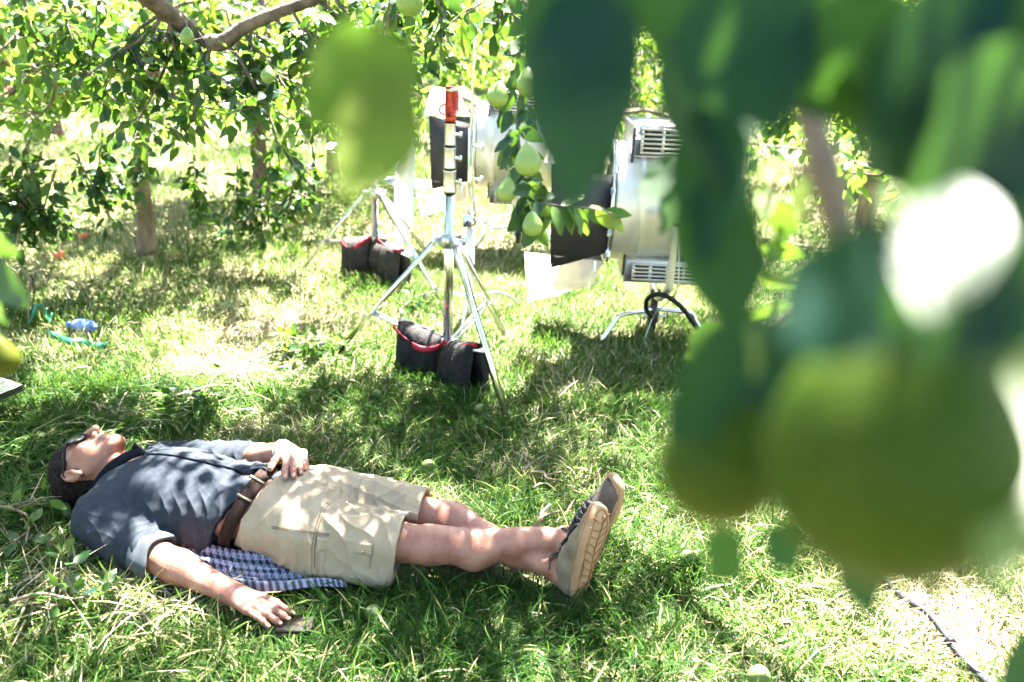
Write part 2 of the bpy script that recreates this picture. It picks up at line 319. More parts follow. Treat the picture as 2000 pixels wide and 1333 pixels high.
# ------------------------------------------------------------------ leaves and trees
def leaves(mb, B, D, Nn, Ln, W, det, r, curl=.25, cval=None):
    """B bases, D directions, Nn face normals -> folded leaf blades"""
    N = len(B); D = nrm(D); Sd = nrm(np.cross(D, Nn)); Nn = nrm(np.cross(Sd, D)); Ln = np.broadcast_to(Ln, (N,)); W = np.broadcast_to(W, (N,))
    c = r.random(N) if cval is None else cval; cu = curl*r.normal(.7, .8, N)
    if det == 0: T = [.45]; HW = [.5]
    elif det == 1: T = [.28, .66]; HW = [.46, .40]
    elif det == 2: T = [.15, .4, .65, .85]; HW = [.33, .5, .42, .22]
    else: T = [.06, .16, .3, .45, .6, .75, .88, .96]; HW = [.15, .33, .46, .5, .46, .34, .18, .07]
    m_ = len(T); nv = 2+3*m_; v = np.zeros((N, nv, 3)); v[:, 0] = B
    def pos(t): return B+D*(Ln*t)[:, None]-Nn*(cu*Ln*t*t)[:, None]
    fold = .18
    for i, (t, h) in enumerate(zip(T, HW)):
        c0 = pos(t); v[:, 1+3*i+1] = c0-Nn*(fold*W*h*.8)[:, None]
        wv = (.05*W*r.normal(0, 1, N)) if det > 1 else 0*W
        v[:, 1+3*i] = c0-Sd*(W*h)[:, None]+Nn*wv[:, None]; v[:, 1+3*i+2] = c0+Sd*(W*h)[:, None]-Nn*wv[:, None]
    v[:, nv-1] = pos(1.0); b = (np.arange(N)*nv)[:, None]
    tr = [b+[0, 2, 1], b+[0, 3, 2], b+[nv-4, nv-3, nv-1], b+[nv-3, nv-2, nv-1]]; q = []
    for i in range(m_-1):
        k = 1+3*i; q += [b+[k, k+1, k+4, k+3], b+[k+1, k+2, k+5, k+4]]
    cc = np.repeat(np.stack([c, r.random(N), c*0, c*0+1], 1), nv, 0)
    mb.add(v.reshape(-1, 3), np.concatenate(q) if q else None, np.concatenate(tr), cc)
def rdir(r, n): return nrm(r.normal(0, 1, (n, 3)))
def leaf_twig(mb, P, r, n, Ls, det, spread=1.0, droop=.5):
    """n leaves in small rosettes along the polyline P"""
    P = np.asarray(P); seg = np.linspace(.12, 1, max(2, n//3)); t = np.repeat(seg, 3)[:n] if n > 3 else np.linspace(.3, 1, n)
    n = len(t); u = t*(len(P)-1); i = np.minimum(u.astype(int), len(P)-2); B = P[i]+(P[i+1]-P[i])*(u-i)[:, None]; tg = nrm(P[i+1]-P[i])
    D = nrm(.35*tg+spread*rdir(r, n)+V(0, 0, -droop)); Nn = nrm(V(0, 0, 1)+.7*rdir(r, n)); B = B+D*(.02+.02*r.random(n))[:, None]*(Ls/.07)
    leaves(mb, B, D, Nn, Ls*r.uniform(.65, 1.2, n), Ls*r.uniform(.42, .6, n), det, r)
def limb_path(r, a, d, Ln, up, k=7, wob=.18):
    P = [np.array(a, float)]; d = nrm(np.array(d, float))
    for i in range(k): d = nrm(d+V(0, 0, up/k)+wob*r.normal(0, 1, 3)); P.append(P[-1]+d*Ln/k)
    return curve(P, k*2)
def make_tree(seed, th=.85, tr=.075, R=2.0, H=2.6, nl=6, nb=7, ntw=6, lpt=16, Ls=.075, det=1, low=.35, trunk_mat='bark', leafm='leaf_far', lean=(0, 0), top=9., keepp=.35):
    r = np.random.default_rng(seed); tb = MB(); lb = MB(); fo = MB()
    tp = curve([(0, 0, -.05), (lean[0]*.3, lean[1]*.3, th*.35), (lean[0]*.6+r.normal(0, .02), lean[1]*.6, th*.7), (lean[0], lean[1], th)], 10)
    rr = tr*(1+.45*np.exp(-np.linspace(0, 1, 10)*7)-.18*np.linspace(0, 1, 10)); tb.tube(tp, rr*(1+.06*r.normal(0, 1, 10)), 14)
    for k in range(nl):
        az = 2*math.pi*(k+r.uniform(-.3, .3))/nl; el = r.uniform(.35, 1.1); Ll = R*r.uniform(.8, 1.15)*(1+.25*math.sin(el))
        P = limb_path(r, tp[-1]-V(0, 0, r.uniform(0, .12)), (math.cos(az), math.sin(az), math.tan(el)), Ll, -.9*r.uniform(.4, 1.4)); P[:, 2] = np.maximum(P[:, 2], low+.12+.1*np.sin(np.arange(len(P)))*.3); lb.tube(P, np.linspace(tr*.55, .012, len(P)), 7)
        for j in range(nb):
            t = r.uniform(.2, 1); i = int(t*(len(P)-2)); d = nrm(P[i+1]-P[i]); dd = nrm(d*.6+rdir(r, 1)[0]*V(1, 1, .6)+V(0, 0, .1))
            Q = limb_path(r, P[i], dd, R*r.uniform(.3, .6), -1.6*r.uniform(.2, 1.3), 5); Q[:, 2] = np.maximum(Q[:, 2], low); lb.tube(Q, np.linspace(.012, .005, len(Q)), 4)
            for s_ in range(ntw):
                i = int(r.uniform(.15, 1)*(len(Q)-2)); dd = nrm(Q[i+1]-Q[i]+.9*rdir(r, 1)[0])
                T = limb_path(r, Q[i], dd, r.uniform(.18, .45), -1.2*r.uniform(0, 1.2), 3); T[:, 2] = np.maximum(T[:, 2], low-.1*r.random())
                if T[:, 2].mean() > top and r.random() > keepp: continue
                lb.tube(T, np.linspace(.005, .002, len(T)), 3, cap=False)
                leaf_twig(fo, T, r, lpt, Ls, det)
    return tb, lb, fo
def build_tree(name, loc, parts, label, group=None, rz=0, leafm='leaf_far', bark='bark', category='tree'):
    t = thing(name, label, category, loc, group); t.rotation_euler[2] = rz
    parts[0].build('trunk', M[bark], t, smooth=True); parts[1].build('branches', M[bark], t, smooth=True); parts[2].build('crown', M[leafm], t, col=True)
    return t
def dup(root, loc, rz, label=None, sc=1):
    r = root.copy(); COL.objects.link(r); r.location = Vector([float(x) for x in loc]); r.rotation_euler = (0, 0, rz); r.scale = (sc,)*3
    if label: r['label'] = label
    for ch in list(root.children): c = ch.copy(); COL.objects.link(c); c.parent = r
    return r
# ------------------------------------------------------------------ orchard trees
t1 = build_tree('pear_tree', atz(287, 500), make_tree(101, th=.78, tr=.052, R=1.65, H=2.5, nl=9, nb=9, ntw=5, lpt=13, Ls=.082, det=2, low=1.0, top=1.75, keepp=.12, lean=(.07, -.02)),
    'pear tree with bare pale trunk standing in sunlit grass behind the lying man', 'orchard pear trees', leafm='leaf_far', rz=.4)
vA = make_tree(102, th=1.0, tr=.065, R=1.9, nl=7, nb=8, ntw=5, lpt=12, Ls=.095, det=1, low=.95, top=1.9, keepp=.35)
vB = make_tree(103, th=1.0, tr=.06, R=2.0, nl=7, nb=8, ntw=5, lpt=12, Ls=.10, det=1, low=1.0, top=1.9, keepp=.35)
vC = make_tree(104, th=.9, R=2.5, nl=8, nb=8, ntw=6, lpt=13, Ls=.12, det=0, low=.75)
tA = build_tree('pear_tree', atz(513, 398), vA, 'slim dark trunk pear tree directly behind the pale trunked tree', 'orchard pear trees', rz=1.0, bark='bark_dark')
tB = build_tree('pear_tree', atz(652, 345), vB, 'dark trunk pear tree left of the far light stand, behind the big blurred leaf', 'orchard pear trees', rz=2.0, bark='bark_dark')
tC = build_tree('pear_tree', (2.9, 6.6, 0), vC, 'bushy pear tree right behind the big silver lamp head', 'orchard pear trees', rz=.3)
for src, loc, rz, lab in ((tA, (-5.2, 7.2, 0), 2.2, 'pear tree at far left edge behind the pale trunked tree'),
    (tB, (-5.6, 9.8, 0), .7, 'second row pear tree seen left through the branches'),
    (tB, (-2.2, 11.0, 0), 4.0, 'pear tree closing the left row beyond the dark trunks'),
    (tC, (.3, 12.5, 0), 1.5, 'bright pear tree at the far end of the grass aisle'),
    (tC, (2.4, 10.2, 0), 3.1, 'sunlit pear tree behind the lamp head with the vented box'),
    (tC, (4.6, 8.0, 0), 4.4, 'pear tree seen through gaps of the blurred foreground leaves'),
    (tC, (6.2, 11.0, 0), 5.2, 'pear tree furthest right behind the dark blurred leaf'),
    (tC, (4.7, 4.9, 0), 0.2, 'pear tree at right edge nearest to the big silver lamp'),
    (tC, (-1.2, 15.5, 0), 2.2, 'distant pear tree above the far light stand'),
    (tC, (3.0, 16.0, 0), 0.9, 'distant pear tree above the orange stand head'),
    (tC, (-5.0, 14.5, 0), 5.9, 'distant pear tree high behind the second row'),
    (tC, (-8.8, 11.5, 0), 3.6, 'distant pear tree at the far left corner'),
    (tC, (8.5, 16.5, 0), 2.8, 'distant pear tree at the far right corner'),
    (tA, (-4.2, -2.2, 0), 1.2, 'added unseen pear tree of the left row behind the camera'), (tA, (2.6, -2.6, 0), 3.3, 'added unseen pear tree of the right row behind the camera'), (tB, (-.8, -4.2, 0), 2.3, 'added unseen pear tree closing the aisle behind the camera'), (tB, (-4.4, .5, 0), 1.3, 'added unseen pear tree out to the left of the camera'), (tB, (5.0, .8, 0), 5.3, 'added unseen pear tree out to the right of the camera')):  # last five: out of view around the camera, added to block sky light
    dup(src, loc, rz, lab)
bk = MB()                       # the orchard beyond, one mass
r = np.random.default_rng(5); N = 26000
az = r.uniform(-1.1, 1.1, N); R_ = r.uniform(19, 26, N); P = np.stack([R_*np.sin(az), R_*np.cos(az), r.random(N)**.8*5.6+.2*noise(np.stack([R_*np.sin(az), R_*np.cos(az), 0*az], -1), .5, 7)], 1)
leaves(bk, P, rdir(r, N), rdir(r, N), .42, .22, 1, r)
tag(bk.build('distant_orchard', M['leaf_far'], col=True), 'dense distant orchard foliage closing the view', 'foliage', kind='stuff')
# ------------------------------------------------------------------ film lighting equipment
def part(name, mb, m_, parent, smooth=True, **k): return mb.build(name, M[m_], parent, smooth=smooth, **k)
def tube_part(name, pts, r_, m_, parent, n=12, **k): return part(name, MB().tube(pts, r_, n, **k), m_, parent)
def tripod(name, label, base, feet, hz, pole_r, segs, tmid=.62, low=.12, knob=True, group=None, legw=.016):
    """pole with riser collars, three square tube legs on a hinge collar, horizontal braces to a low collar"""
    t = thing(name, label, 'light stand', base, group); b = V(*base)
    part('pole', MB().lathe([(.0001, low-.03)]+[(r_, z) for z, r_ in segs]+[(.0001, segs[-1][0])], b, n=20), 'chrome', t, True)
    hc = MB(); hc.lathe([(.0001, hz-.03), (pole_r+.012, hz-.03), (pole_r+.014, hz), (pole_r+.012, hz+.03), (.0001, hz+.03)], b, n=16)
    lc = MB(); lc.lathe([(.0001, low-.02), (pole_r+.011, low-.02), (pole_r+.011, low+.02), (.0001, low+.02)], b, n=16)
    for f in feet:
        f = V(*f); d = nrm((f-b)*V(1, 1, 0)); s_ = np.cross(d, V(0, 0, 1)); top = b+V(0, 0, hz)+d*(pole_r+.035); hc.box(b+V(0, 0, hz)+d*(pole_r+.022), (.06, .03, .035), np.stack([d, s_, V(0, 0, 1)]).T, .003)
        tube_part('leg', [top, f+V(0, 0, .01)], legw, 'chrome', t, 4, sq=True, flat=1.0)
        md = top+tmid*(f-top); lo = b+V(0, 0, low)+d*(pole_r+.01); br = MB()
        for sg in (-1, 1): br.tube([md+s_*sg*.013, lo+s_*sg*.013], .007, 4, sq=True)
        br.cyl(md-s_*.022, md+s_*.022, .006); part('brace', br, 'alu', t, False)
    if knob:
        d = nrm(V(.9, -.4, 0)); k0 = b+V(0, 0, hz+.008); hc.cyl(k0, k0+d*.075, .006); hc.tube([k0+d*.075-V(0, 0, .018), k0+d*.075+V(0, 0, .018)], .009, 8)
    part('hinge_collar', hc, 'alu', t, False); part('lower_collar', lc, 'alu', t)
    return t
PB = V(-.295, 3.40, 0); zc = lambda x, y: float(atY(x, y, 3.40)[2])
zh = zc(880, 470); z1 = zc(884, 375); z2 = zc(886, 330); z3 = zc(887, 285); z4 = zc(889, 240); z5 = zc(892, 172)
st1 = tripod('light_stand', 'chrome combo stand with orange head and sandbags standing nearest behind the man', PB, ((-.005, 2.88, 0), (-.83, 3.50, 0), (-.04, 3.83, 0)), zh, .023,
    [(.08, .023), (z1, .023)], knob=True)
cl = MB()
for a, b_, r_ in ((z1-.002, z2-.006, .0275), (z2, z3-.006, .0250), (z3, z4, .0228)):
    cl.lathe([(.0001, a), (r_, a), (r_+.0015, a+.006), (r_, a+.012), (r_-.001, b_-.008), (r_+.001, b_-.004), (r_, b_), (.0001, b_)], PB, n=24)
    k0 = PB+V(0, 0, (a+b_)/2); cl.cyl(k0, k0+V(.045, -.01, 0), .006); cl.tube([k0+V(.045, -.01, -.012), k0+V(.045, -.01, .012)], .007, 8)
part('riser', cl, 'alu', st1)
for z in (z1-.004, z2-.003, z3-.003, z4): part('rubber_ring', MB().lathe([(.0001, z-.003), (.0265, z-.003), (.0265, z+.003), (.0001, z+.003)], PB, n=24), 'rubber', st1)
hd = MB(); H_ = z5-z4; c = PB+V(0, 0, z4+.004)
hd.lathe([(.0001, 0), (.0215, 0), (.0225, .01), (.0225, H_*.55), (.019, H_*.6), (.019, H_*.9), (.0225, H_*.93), (.0225, H_), (.0001, H_)], c, n=20)
hd.box(c+V(.020, -.004, H_*.62), (.026, .030, H_*.56), None, .003); hd.box(c+V(-.012, 0, H_*.7), (.018, .030, H_*.44), None, .003); hd.box(c+V(.0, -.018, H_*.28), (.030, .016, H_*.30), None, .003)
hd.tube(curve([c+V(-.018, 0, H_*.50), c+V(-.040, 0, H_*.44), c+V(-.045, 0, H_*.30), c+V(-.036, 0, H_*.2), c+V(-.018, 0, H_*.18)], 12), .0035, 6)
hd.cyl(c+V(.012, -.02, H_*.22), c+V(.012, -.036, H_*.22), .010)
ho = part('receiver_head', hd, 'orange', st1, False); ho['label'] = 'bright orange receiver head on top of the stand'
tp = MB(); tp.tube([c+V(-.012, -.02, H_*.88), c+V(.034, -.045, H_*.96)], .0075, 8); tp.tube([c+V(.0, -.015, H_*.92), c+V(.0, -.03, H_*.92)], .006, 8); part('tee_handle', tp, 'chrome', ho)
keep(st1)

def sandbag(label, a, b, drop, thick, m_='black_cloth', strap=None, group='saddle sandbags on the stands', seed=0, sides=(1, -1), flare=.1):
    """two filled pouches hanging either side of a brace from a to b"""
    a, b = V(*a), V(*b); t = thing('sandbag', label, 'sandbag', (a+b)/2-V(0, 0, drop), group); d = nrm(b-a); L_ = np.linalg.norm(b-a); s_ = nrm(np.cross(d, V(0, 0, 1))); up = np.cross(s_, d)
    if up[2] < 0: up = -up
    if s_[1] > 0: s_ = -s_
    r = np.random.default_rng(seed)
    for k, sd in enumerate(sides):
        nu, nv = 30, 26; u = np.linspace(-1, 1, nu)[:, None]; v = np.linspace(0, 1, nv)[None, :]; F = []
        for face in (1, -1):
            th = thick*(.16+.84*np.sin(np.pi*np.clip(v, 0, 1)**.75)**.7)*(1-np.abs(u)**5)**.5*(v*0+1)
            hw = L_/2*(1-.06*np.sin(v*3.1)+flare*v); dd = drop*(v-.02)*(1+.05*np.cos(u*2+seed))
            cx = u*hw; off = .014+.030*v*np.sin(v*2)+(th/2*(face)+th*.32)
            P = (a+b)/2+cx[..., None]*d+ (sd*off)[..., None]*s_-dd[..., None]*V(0, 0, 1)+V(0, 0, .016)*(1-v)[..., None]
            w_ = .006*noise(P*V(1, 1, .35), 32, seed+k)+.004*np.sin(cx*170+4*noise(P, 12, seed+3))*np.exp(-v*1.6)+.003*noise(P, 90, seed+7)
            F.append(P+(sd*face*w_*(1-np.abs(u)**6))[..., None]*s_)
        mb = MB(); mb.grid(F[0]); mb.grid(F[1][::-1]); i0 = 0
        for X, Y in ((F[0][:, 0], F[1][:, 0]), (F[0][:, -1], F[1][:, -1]), (F[0][0], F[1][0]), (F[0][-1], F[1][-1])): mb.grid(np.stack([X, Y], 1))
        part('pouch', mb, m_, t)
    sd_ = MB(); P = np.array([[a+d*L_*(.04+.92*i/9)+s_*.030*math.cos(q)+V(0, 0, 1)*(.030*math.sin(q)-.012)+V(0, 0, .003*math.sin(i*2.2)) for q in np.linspace(-.2, math.pi+.2, 9)] for i in range(10)]); sd_.sheet(P, .005); part('saddle', sd_, m_, t)
    if strap is not None:
        sp = MB(); c = curve(strap, 26); R_ = np.linspace(-.5, .5, 3); tg = nrm(np.gradient(c, axis=0)); up2 = V(0, 0, 1); P = np.array([[c[i]+.025*w_*nrm(up2+.35*math.sin(i*.35)*s_) for w_ in R_] for i in range(len(c))]); sp.sheet(P, .003); part('strap', sp, 'red_strap', t, True)
    keep(t); return t
lowz = .12
md2 = PB+V(0, 0, zh)+.62*(V(-.83, 3.50, 0)-PB-V(0, 0, zh)); md1 = PB+V(0, 0, zh)+.62*(V(-.005, 2.88, 0)-PB-V(0, 0, zh)); lo = PB+V(0, 0, lowz)
f_ = lambda a, b, t: a+(b-a)*t
A_, B_ = f_(md2, lo, .30), f_(md2, lo, .92)
sandbag('black saddle sandbag with red strap hung on the left brace of the orange headed stand', A_, B_, .215, .085, seed=1, strap=[A_+V(-.02, -.045, -.00), A_+V(.03, -.075, -.045), f_(A_, B_, .5)+V(0, -.085, -.045), B_+V(-.03, -.07, -.01), B_+V(.02, -.05, .02)])
A_, B_ = f_(md1, lo, .90), f_(md1, lo, .18)
sandbag('black saddle sandbag behind the front leg of the orange headed stand', A_, B_, .225, .075, seed=2, strap=[A_+V(-.03, -.045, .03), A_+V(.03, -.06, -.0), f_(A_, B_, .45)+V(-.01, -.05, .01), B_+V(.0, -.03, .03)])

# far stand
FB = np.array(atz(735, 535)); FB[2] = 0; zc2 = lambda x, y: float(atY(x, y, FB[1])[2])
st2 = tripod('light_stand', 'far chrome tripod stand carrying the white reflector board', FB, (np.array(atz(590, 528)), np.array(atz(862, 590)), FB+V(.25, .55, 0)), zc2(740, 378), .022, [(.08, .022), (zc2(742, 250), .022), (zc2(742, 225), .016), (zc2(742, 205), .016)], low=.22, knob=True)
keep(st2); hz2 = zc2(740, 378); l2 = FB+V(0, 0, .22)
mA = FB+V(0, 0, hz2)+.62*(atz(590, 528)-FB-V(0, 0, hz2)); mB_ = FB+V(0, 0, hz2)+.62*(atz(862, 590)-FB-V(0, 0, hz2))
A_, B_ = f_(mA, l2, .28), f_(mA, l2, .95)
sandbag('dusty grey sandbag with red strap on the left brace of the far stand', A_, B_, .20, .09, 'grey_cloth', seed=4, strap=[A_+V(0, -.05, .01), A_+V(.06, -.08, -.03), f_(A_, B_, .6)+V(0, -.08, -.01), B_+V(0, -.04, .03)])
A_, B_ = f_(mB_, l2, .95), f_(mB_, l2, .30)
sandbag('dusty grey sandbag on the right brace of the far stand beside the white board', A_, B_, .20, .085, 'grey_cloth', seed=5, strap=[A_+V(0, -.04, .03), f_(A_, B_, .5)+V(0, -.06, .0), B_+V(0, -.04, .02)])
# white board on the far stand
pts = [(797, 258), (809, 290), (807, 432), (783, 478), (770, 462), (771, 330)]; Q = [np.array(atY(x, y, 4.92+(x-770)*.011)) for x, y in pts]
nn = nrm(np.cross(Q[1]-Q[0], Q[3]-Q[0])); mb = MB(); k = len(Q); mb.add([q+nn*.004 for q in Q]+[q-nn*.004 for q in Q], [[i, (i+1) % k, (i+1) % k+k, i+k] for i in range(k)], [[0, i, i+1] for i in range(1, k-1)]+[[k, k+i+1, k+i] for i in range(1, k-1)])
wb = thing('reflector_board', 'narrow white board clamped upright beside the far stand', 'reflector', Q[3]); part('board', mb, 'white_panel', wb, False)
cm = MB(); c = np.array(atY(762, 352, 4.95)); cm.box(c, (.055, .035, .045), None, .004); cm.cyl(c-V(.07, 0, 0), c+V(.07, 0, -.01), .008); cm.tube([c+V(.035, -.05, -.01), c+V(.035, .03, -.01)], .006, 8); part('clamp', cm, 'alu', wb, False); keep(wb)

# crank stand with a grip head behind the orange headed stand
CB = np.array(atz(914, 615)); zc3 = lambda x, y: float(atY(x, y, CB[1])[2]); cs = thing('light_stand', 'bright bare stand with grip head directly behind the orange headed stand', 'light stand', CB)
part('pole', MB().lathe([(.0001, 0), (.026, 0), (.026, zc3(914, 445)), (.0001, zc3(914, 445))], CB, n=18), 'white_panel', cs); part('riser', MB().lathe([(.0001, zc3(914, 447)), (.017, zc3(914, 447)), (.017, zc3(912, 250)), (.0001, zc3(912, 250))], CB, n=16), 'chrome', cs)
part('rod', MB().tube([CB+V(.03, 0, zc3(912, 440)), CB+V(.0, -.05, zc3(912, 250)), np.array(atY(925, 130, CB[1]-.1)), np.array(atY(932, 0, CB[1]-.15))], .007, 8), 'chrome', cs)
gh = MB(); c = CB+V(0, -.03, zc3(914, 430)); gh.lathe([(.0001, -.02), (.034, -.02), (.036, 0), (.034, .02), (.0001, .02)], c, np.array([[1, 0, 0], [0, 0, 1], [0, -1, 0]]).T, 20); gh.box(c+V(-.01, 0, 0), (.05, .05, .06), None, .005); gh.cyl(c, c+V(.09, -.01, 0), .010); gh.tube([c+V(.09, -.01, -.033), c+V(.09, -.01, .033)], .008, 8)
part('grip_head', gh, 'chrome', cs, False)
for z in (zc3(914, 285), zc3(914, 350)): part('clamp_knob', MB().cyl(CB+V(0, 0, z), CB+V(.055, -.02, z), .007).tube([CB+V(.055, -.02, z-.02), CB+V(.055, -.02, z+.02)], .008, 8), 'alu', cs, False)
for k in range(3):
    a = .5+k*2.094; e = CB+V(.34*math.cos(a), .34*math.sin(a), .01); part('leg', MB().tube(curve([CB+V(0, 0, .10), CB+V(.20*math.cos(a), .20*math.sin(a), .10), e], 10), .012, 8), 'chrome', cs)
keep(cs)

# fresnel lamp heads
LY = 3.98; lz = lambda x, y: float(atY(x, y, LY)[2]); LC = V(float(atY(1250, 392, LY)[0]), LY, lz(1200, 392)); LR = .295
def fresnel(label):
    t = thing('film_lamp', label, 'film lamp', (LC[0]+.05, LY, 0), 'film lamp heads on low stands')
    Rx = np.stack([V(0, 0, 1), V(0, 1, 0), V(-1, 0, 0)]).T             # lathe axis z -> -x (front of the lamp)
    dr = MB(); dr.lathe([(.25, .155), (LR-.012, .155), (LR+.004, .150), (LR+.004, .140), (LR-.004, .132), (LR-.004, .045), (LR+.003, .04), (LR+.003, .02), (LR-.01, .01), (LR-.02, -.10), (LR-.02, -.34), (.20, -.42), (.0001, -.43)], LC, Rx, 48)
    part('housing', dr, 'silver', t)
    rv = MB()
    for a in np.linspace(0, 2*math.pi, 28, endpoint=False):
        for x, r_ in ((-.03, LR-.016), (-.12, LR-.019)): c = LC+Rx@V(r_*math.cos(a), r_*math.sin(a), x); rv.box(c, (.006,)*3, None, .001)
    part('rivets', rv, 'alu', t, False, kind='stuff')
    ln = MB(); ln.lathe([(.0001, .10)]+[(x, .10+.012*((i % 2) == 0)+.02*(1-(x/.25)**2)) for i, x in enumerate(np.linspace(.02, .25, 24))], LC, Rx, 40); lo_ = part('lens', ln, 'gel', t)
    rm = MB(); rm.lathe([(LR-.03, .150), (LR-.03, .163), (LR+.010, .163), (LR+.012, .170), (LR-.022, .172), (LR-.03, .15)], LC, Rx, 48); part('rim', rm, 'chrome', t)
    def vent(name, cx, cz, sx, sy, sz, cols, rows):
        b = MB(); b.box(LC+V(cx, 0, cz), (sx, sy-.012, sz), None, .006); bo = part(name, b, 'silver', t, False)
        v = MB(); y0 = -sy/2; x0, x1 = cx-sx/2+.045, cx+sx/2-.02; z0, z1 = cz-sz/2+.022, cz+sz/2-.022
        for k in range(cols+1): x = x0+(x1-x0)*k/cols; v.box(LC+V(x, y0-.001, (z0+z1)/2), (.014, .010, z1-z0+.012), None)
        for k in range(rows+1): z = z0+(z1-z0)*k/rows; v.box(LC+V((x0+x1)/2, y0-.0025, z), (x1-x0+.012, .010, .0085), None)
        part('grille', v, 'silver', bo, False); d = MB(); d.box(LC+V((x0+x1)/2, y0+.0035, (z0+z1)/2), (x1-x0, .004, z1-z0), None); part('vent_opening', d, 'dark', bo, False)
    vent('top_box', .14, LR+.025, .46, .36, .150, 4, 5); vent('bottom_box', .13, -LR-.02, .40, .34, .120, 4, 4)
    part('side_bracket', MB().box(LC+V(-.075, -.175, -LR+.045), (.012, .012, .17), None, .002), 'black_metal', t, False); part('side_bracket', MB().box(LC+V(-.085, -.185, LR-.01), (.012, .012, .19), None, .002), 'black_metal', t, False)
    # barn doors: near side door, far side door, top and bottom leaf with hinge rods
    F0 = LC+V(-.175, 0, 0)
    def door(P, name='barn_door'): b = MB(); Pm = np.array([[F0+V(*P[0])*(1-i)*(1-j)+V(*P[1])*i*(1-j)+V(*P[2])*i*j+V(*P[3])*(1-i)*j-F0*0 if 0 else F0+(V(*P[0])*(1-i)*(1-j)+V(*P[1])*i*(1-j)+V(*P[2])*i*j+V(*P[3])*(1-i)*j) for j in (0, .5, 1)] for i in (0, .5, 1)]); b.sheet(Pm, .003); return part(name, b, 'black_metal', t, False)
    door([(0, -.27, -.20), (-.27, -.33, -.27), (-.29, -.33, .22), (0, -.27, .17)]); door([(0, .27, -.20), (-.24, .37, -.25), (-.24, .37, .23), (0, .27, .20)])
    door([(0, -.17, -.28), (-.10, -.20, -.36), (-.10, .20, -.36), (0, .17, -.28)]); door([(0, -.17, .27), (-.15, -.2, .38), (-.15, .2, .38), (0, .17, .27)])
    for s_ in (-1, 1):
        hg = MB(); hg.cyl(F0+V(.004, s_*.275, -.24), F0+V(.004, s_*.275, .24), .006)
        for z in (-.2, -.1, .1, .2): hg.box(F0+V(.004, s_*.277, z), (.022, .012, .03), None, .002)
        part('door_hinge', hg, 'chrome', t, False)
    # diffusion gel clipped to the doors, hanging crumpled
    nu, nv = 26, 22; u = np.linspace(0, 1, nu)[:, None]; v = np.linspace(0, 1, nv)[None, :]
    def gel(c00, c10, c11, c01, seed, amp=.022):
        P = (V(*c00)*((1-u)*(1-v))[..., None]+V(*c10)*(u*(1-v))[..., None]+V(*c11)*(u*v)[..., None]+V(*c01)*((1-u)*v)[..., None])+F0
        P = P+(amp*(1-np.abs(2*noise(P, 7, seed)))*1)[..., None]*V(.25, -1, .2)+(amp*.6*np.abs(noise(P, 16, seed+2)))[..., None]*V(.4, -.6, .5); b = MB(); b.sheet(P, .0012); return part('diffusion_sheet', b, 'gel', t, False)
    gel((-.01, -.30, -.235), (-.40, -.31, -.20), (-.37, -.20, -.49), (-.06, -.26, -.37), 3); gel((-.02, -.26, .22), (-.33, -.30, .22), (-.28, -.28, .40), (-.12, -.20, .37), 8, .012)
    cp = MB()
    for x, z in ((-.30, .23), (-.06, -.25), (-.27, -.27)): cp.box(F0+V(x, -.33, z), (.014, .02, .05), None, .003)
    part('clip', cp, 'white_panel', t, False, kind='stuff')
    # yoke and low stand
    yk = MB(); X0 = LC[0]+.13; yz = lambda px, py: lz(px, py)
    yk.tube(curve([V(X0, LY-.335, LC[2]+.02), V(X0, LY-.335, LC[2]-.30), V(X0, LY-.30, .34), V(X0, LY-.12, .235), V(X0, LY, .225), V(X0, LY+.12, .235), V(X0, LY+.30, .34), V(X0, LY+.335, LC[2]-.3), V(X0, LY+.335, LC[2]+.02)], 40), .019, 12); part('yoke', yk, 'silver', t)
    for s_ in (-1, 1): part('pivot', MB().cyl(V(X0, LY+s_*.28, LC[2]), V(X0, LY+s_*.37, LC[2]), .035), 'alu', t)
    part('stand_post', MB().lathe([(.0001, .01), (.020, .01), (.022, .06), (.030, .07), (.030, .13), (.020, .14), (.020, .20), (.028, .205), (.028, .24), (.0001, .24)], (X0, LY, 0), n=16), 'bark_dark' if 0 else 'black_metal', t)
    for tgt in (atz(1172, 672), atz(1378, 662), V(X0+.05, LY+.42, 0)):
        e = V(tgt[0], tgt[1], .008); m1 = V(X0, LY, .135); m2 = m1+(e-m1)*.68; m2[2] = .135; part('leg', MB().tube(curve([m1, m1+(m2-m1)*.5, m2, m2+(e-m2)*.3, e], 16), .0125, 8), 'chrome', t)
    for k, a in enumerate((2.6, .3)): part('tee_knob', MB().cyl(V(X0, LY, .10), V(X0+.06*math.cos(a), LY-.06*abs(math.sin(a)), .10), .007).tube([V(X0+.06*math.cos(a), LY-.06*abs(math.sin(a)), .08), V(X0+.06*math.cos(a), LY-.06*abs(math.sin(a)), .12)], .007, 8), 'alu', t, False)
    part('safety_wire', MB().tube(curve([V(X0+.02, LY-.34, LC[2]-.1), V(X0+.03, LY-.36, .35), V(X0-.01, LY-.10, .14), V(X0-.06, LY-.16, .02)], 20), .003, 5), 'alu', t)
    keep(t); return t
lamp = fresnel('nearest silver film lamp with barn doors, vented boxes and black cable, on a low stand')
l2_ = dup(lamp, (0, 0, 0), 0); p_ = atz(1065, 487); off = V(p_[0]-.28, p_[1]+.1, 0)
l2_['label'] = 'further silver film lamp standing behind the hanging pears and the bare stand'; l2_.location = Vector(off); l2_.rotation_euler[2] = -.10
for ch in list(l2_.children):
    src = [c for c in lamp.children if c.data == ch.data][0]; ch.matrix_parent_inverse = src.matrix_parent_inverse.copy()
    for g_ in src.children: d_ = g_.copy(); COL.objects.link(d_); d_.parent = ch
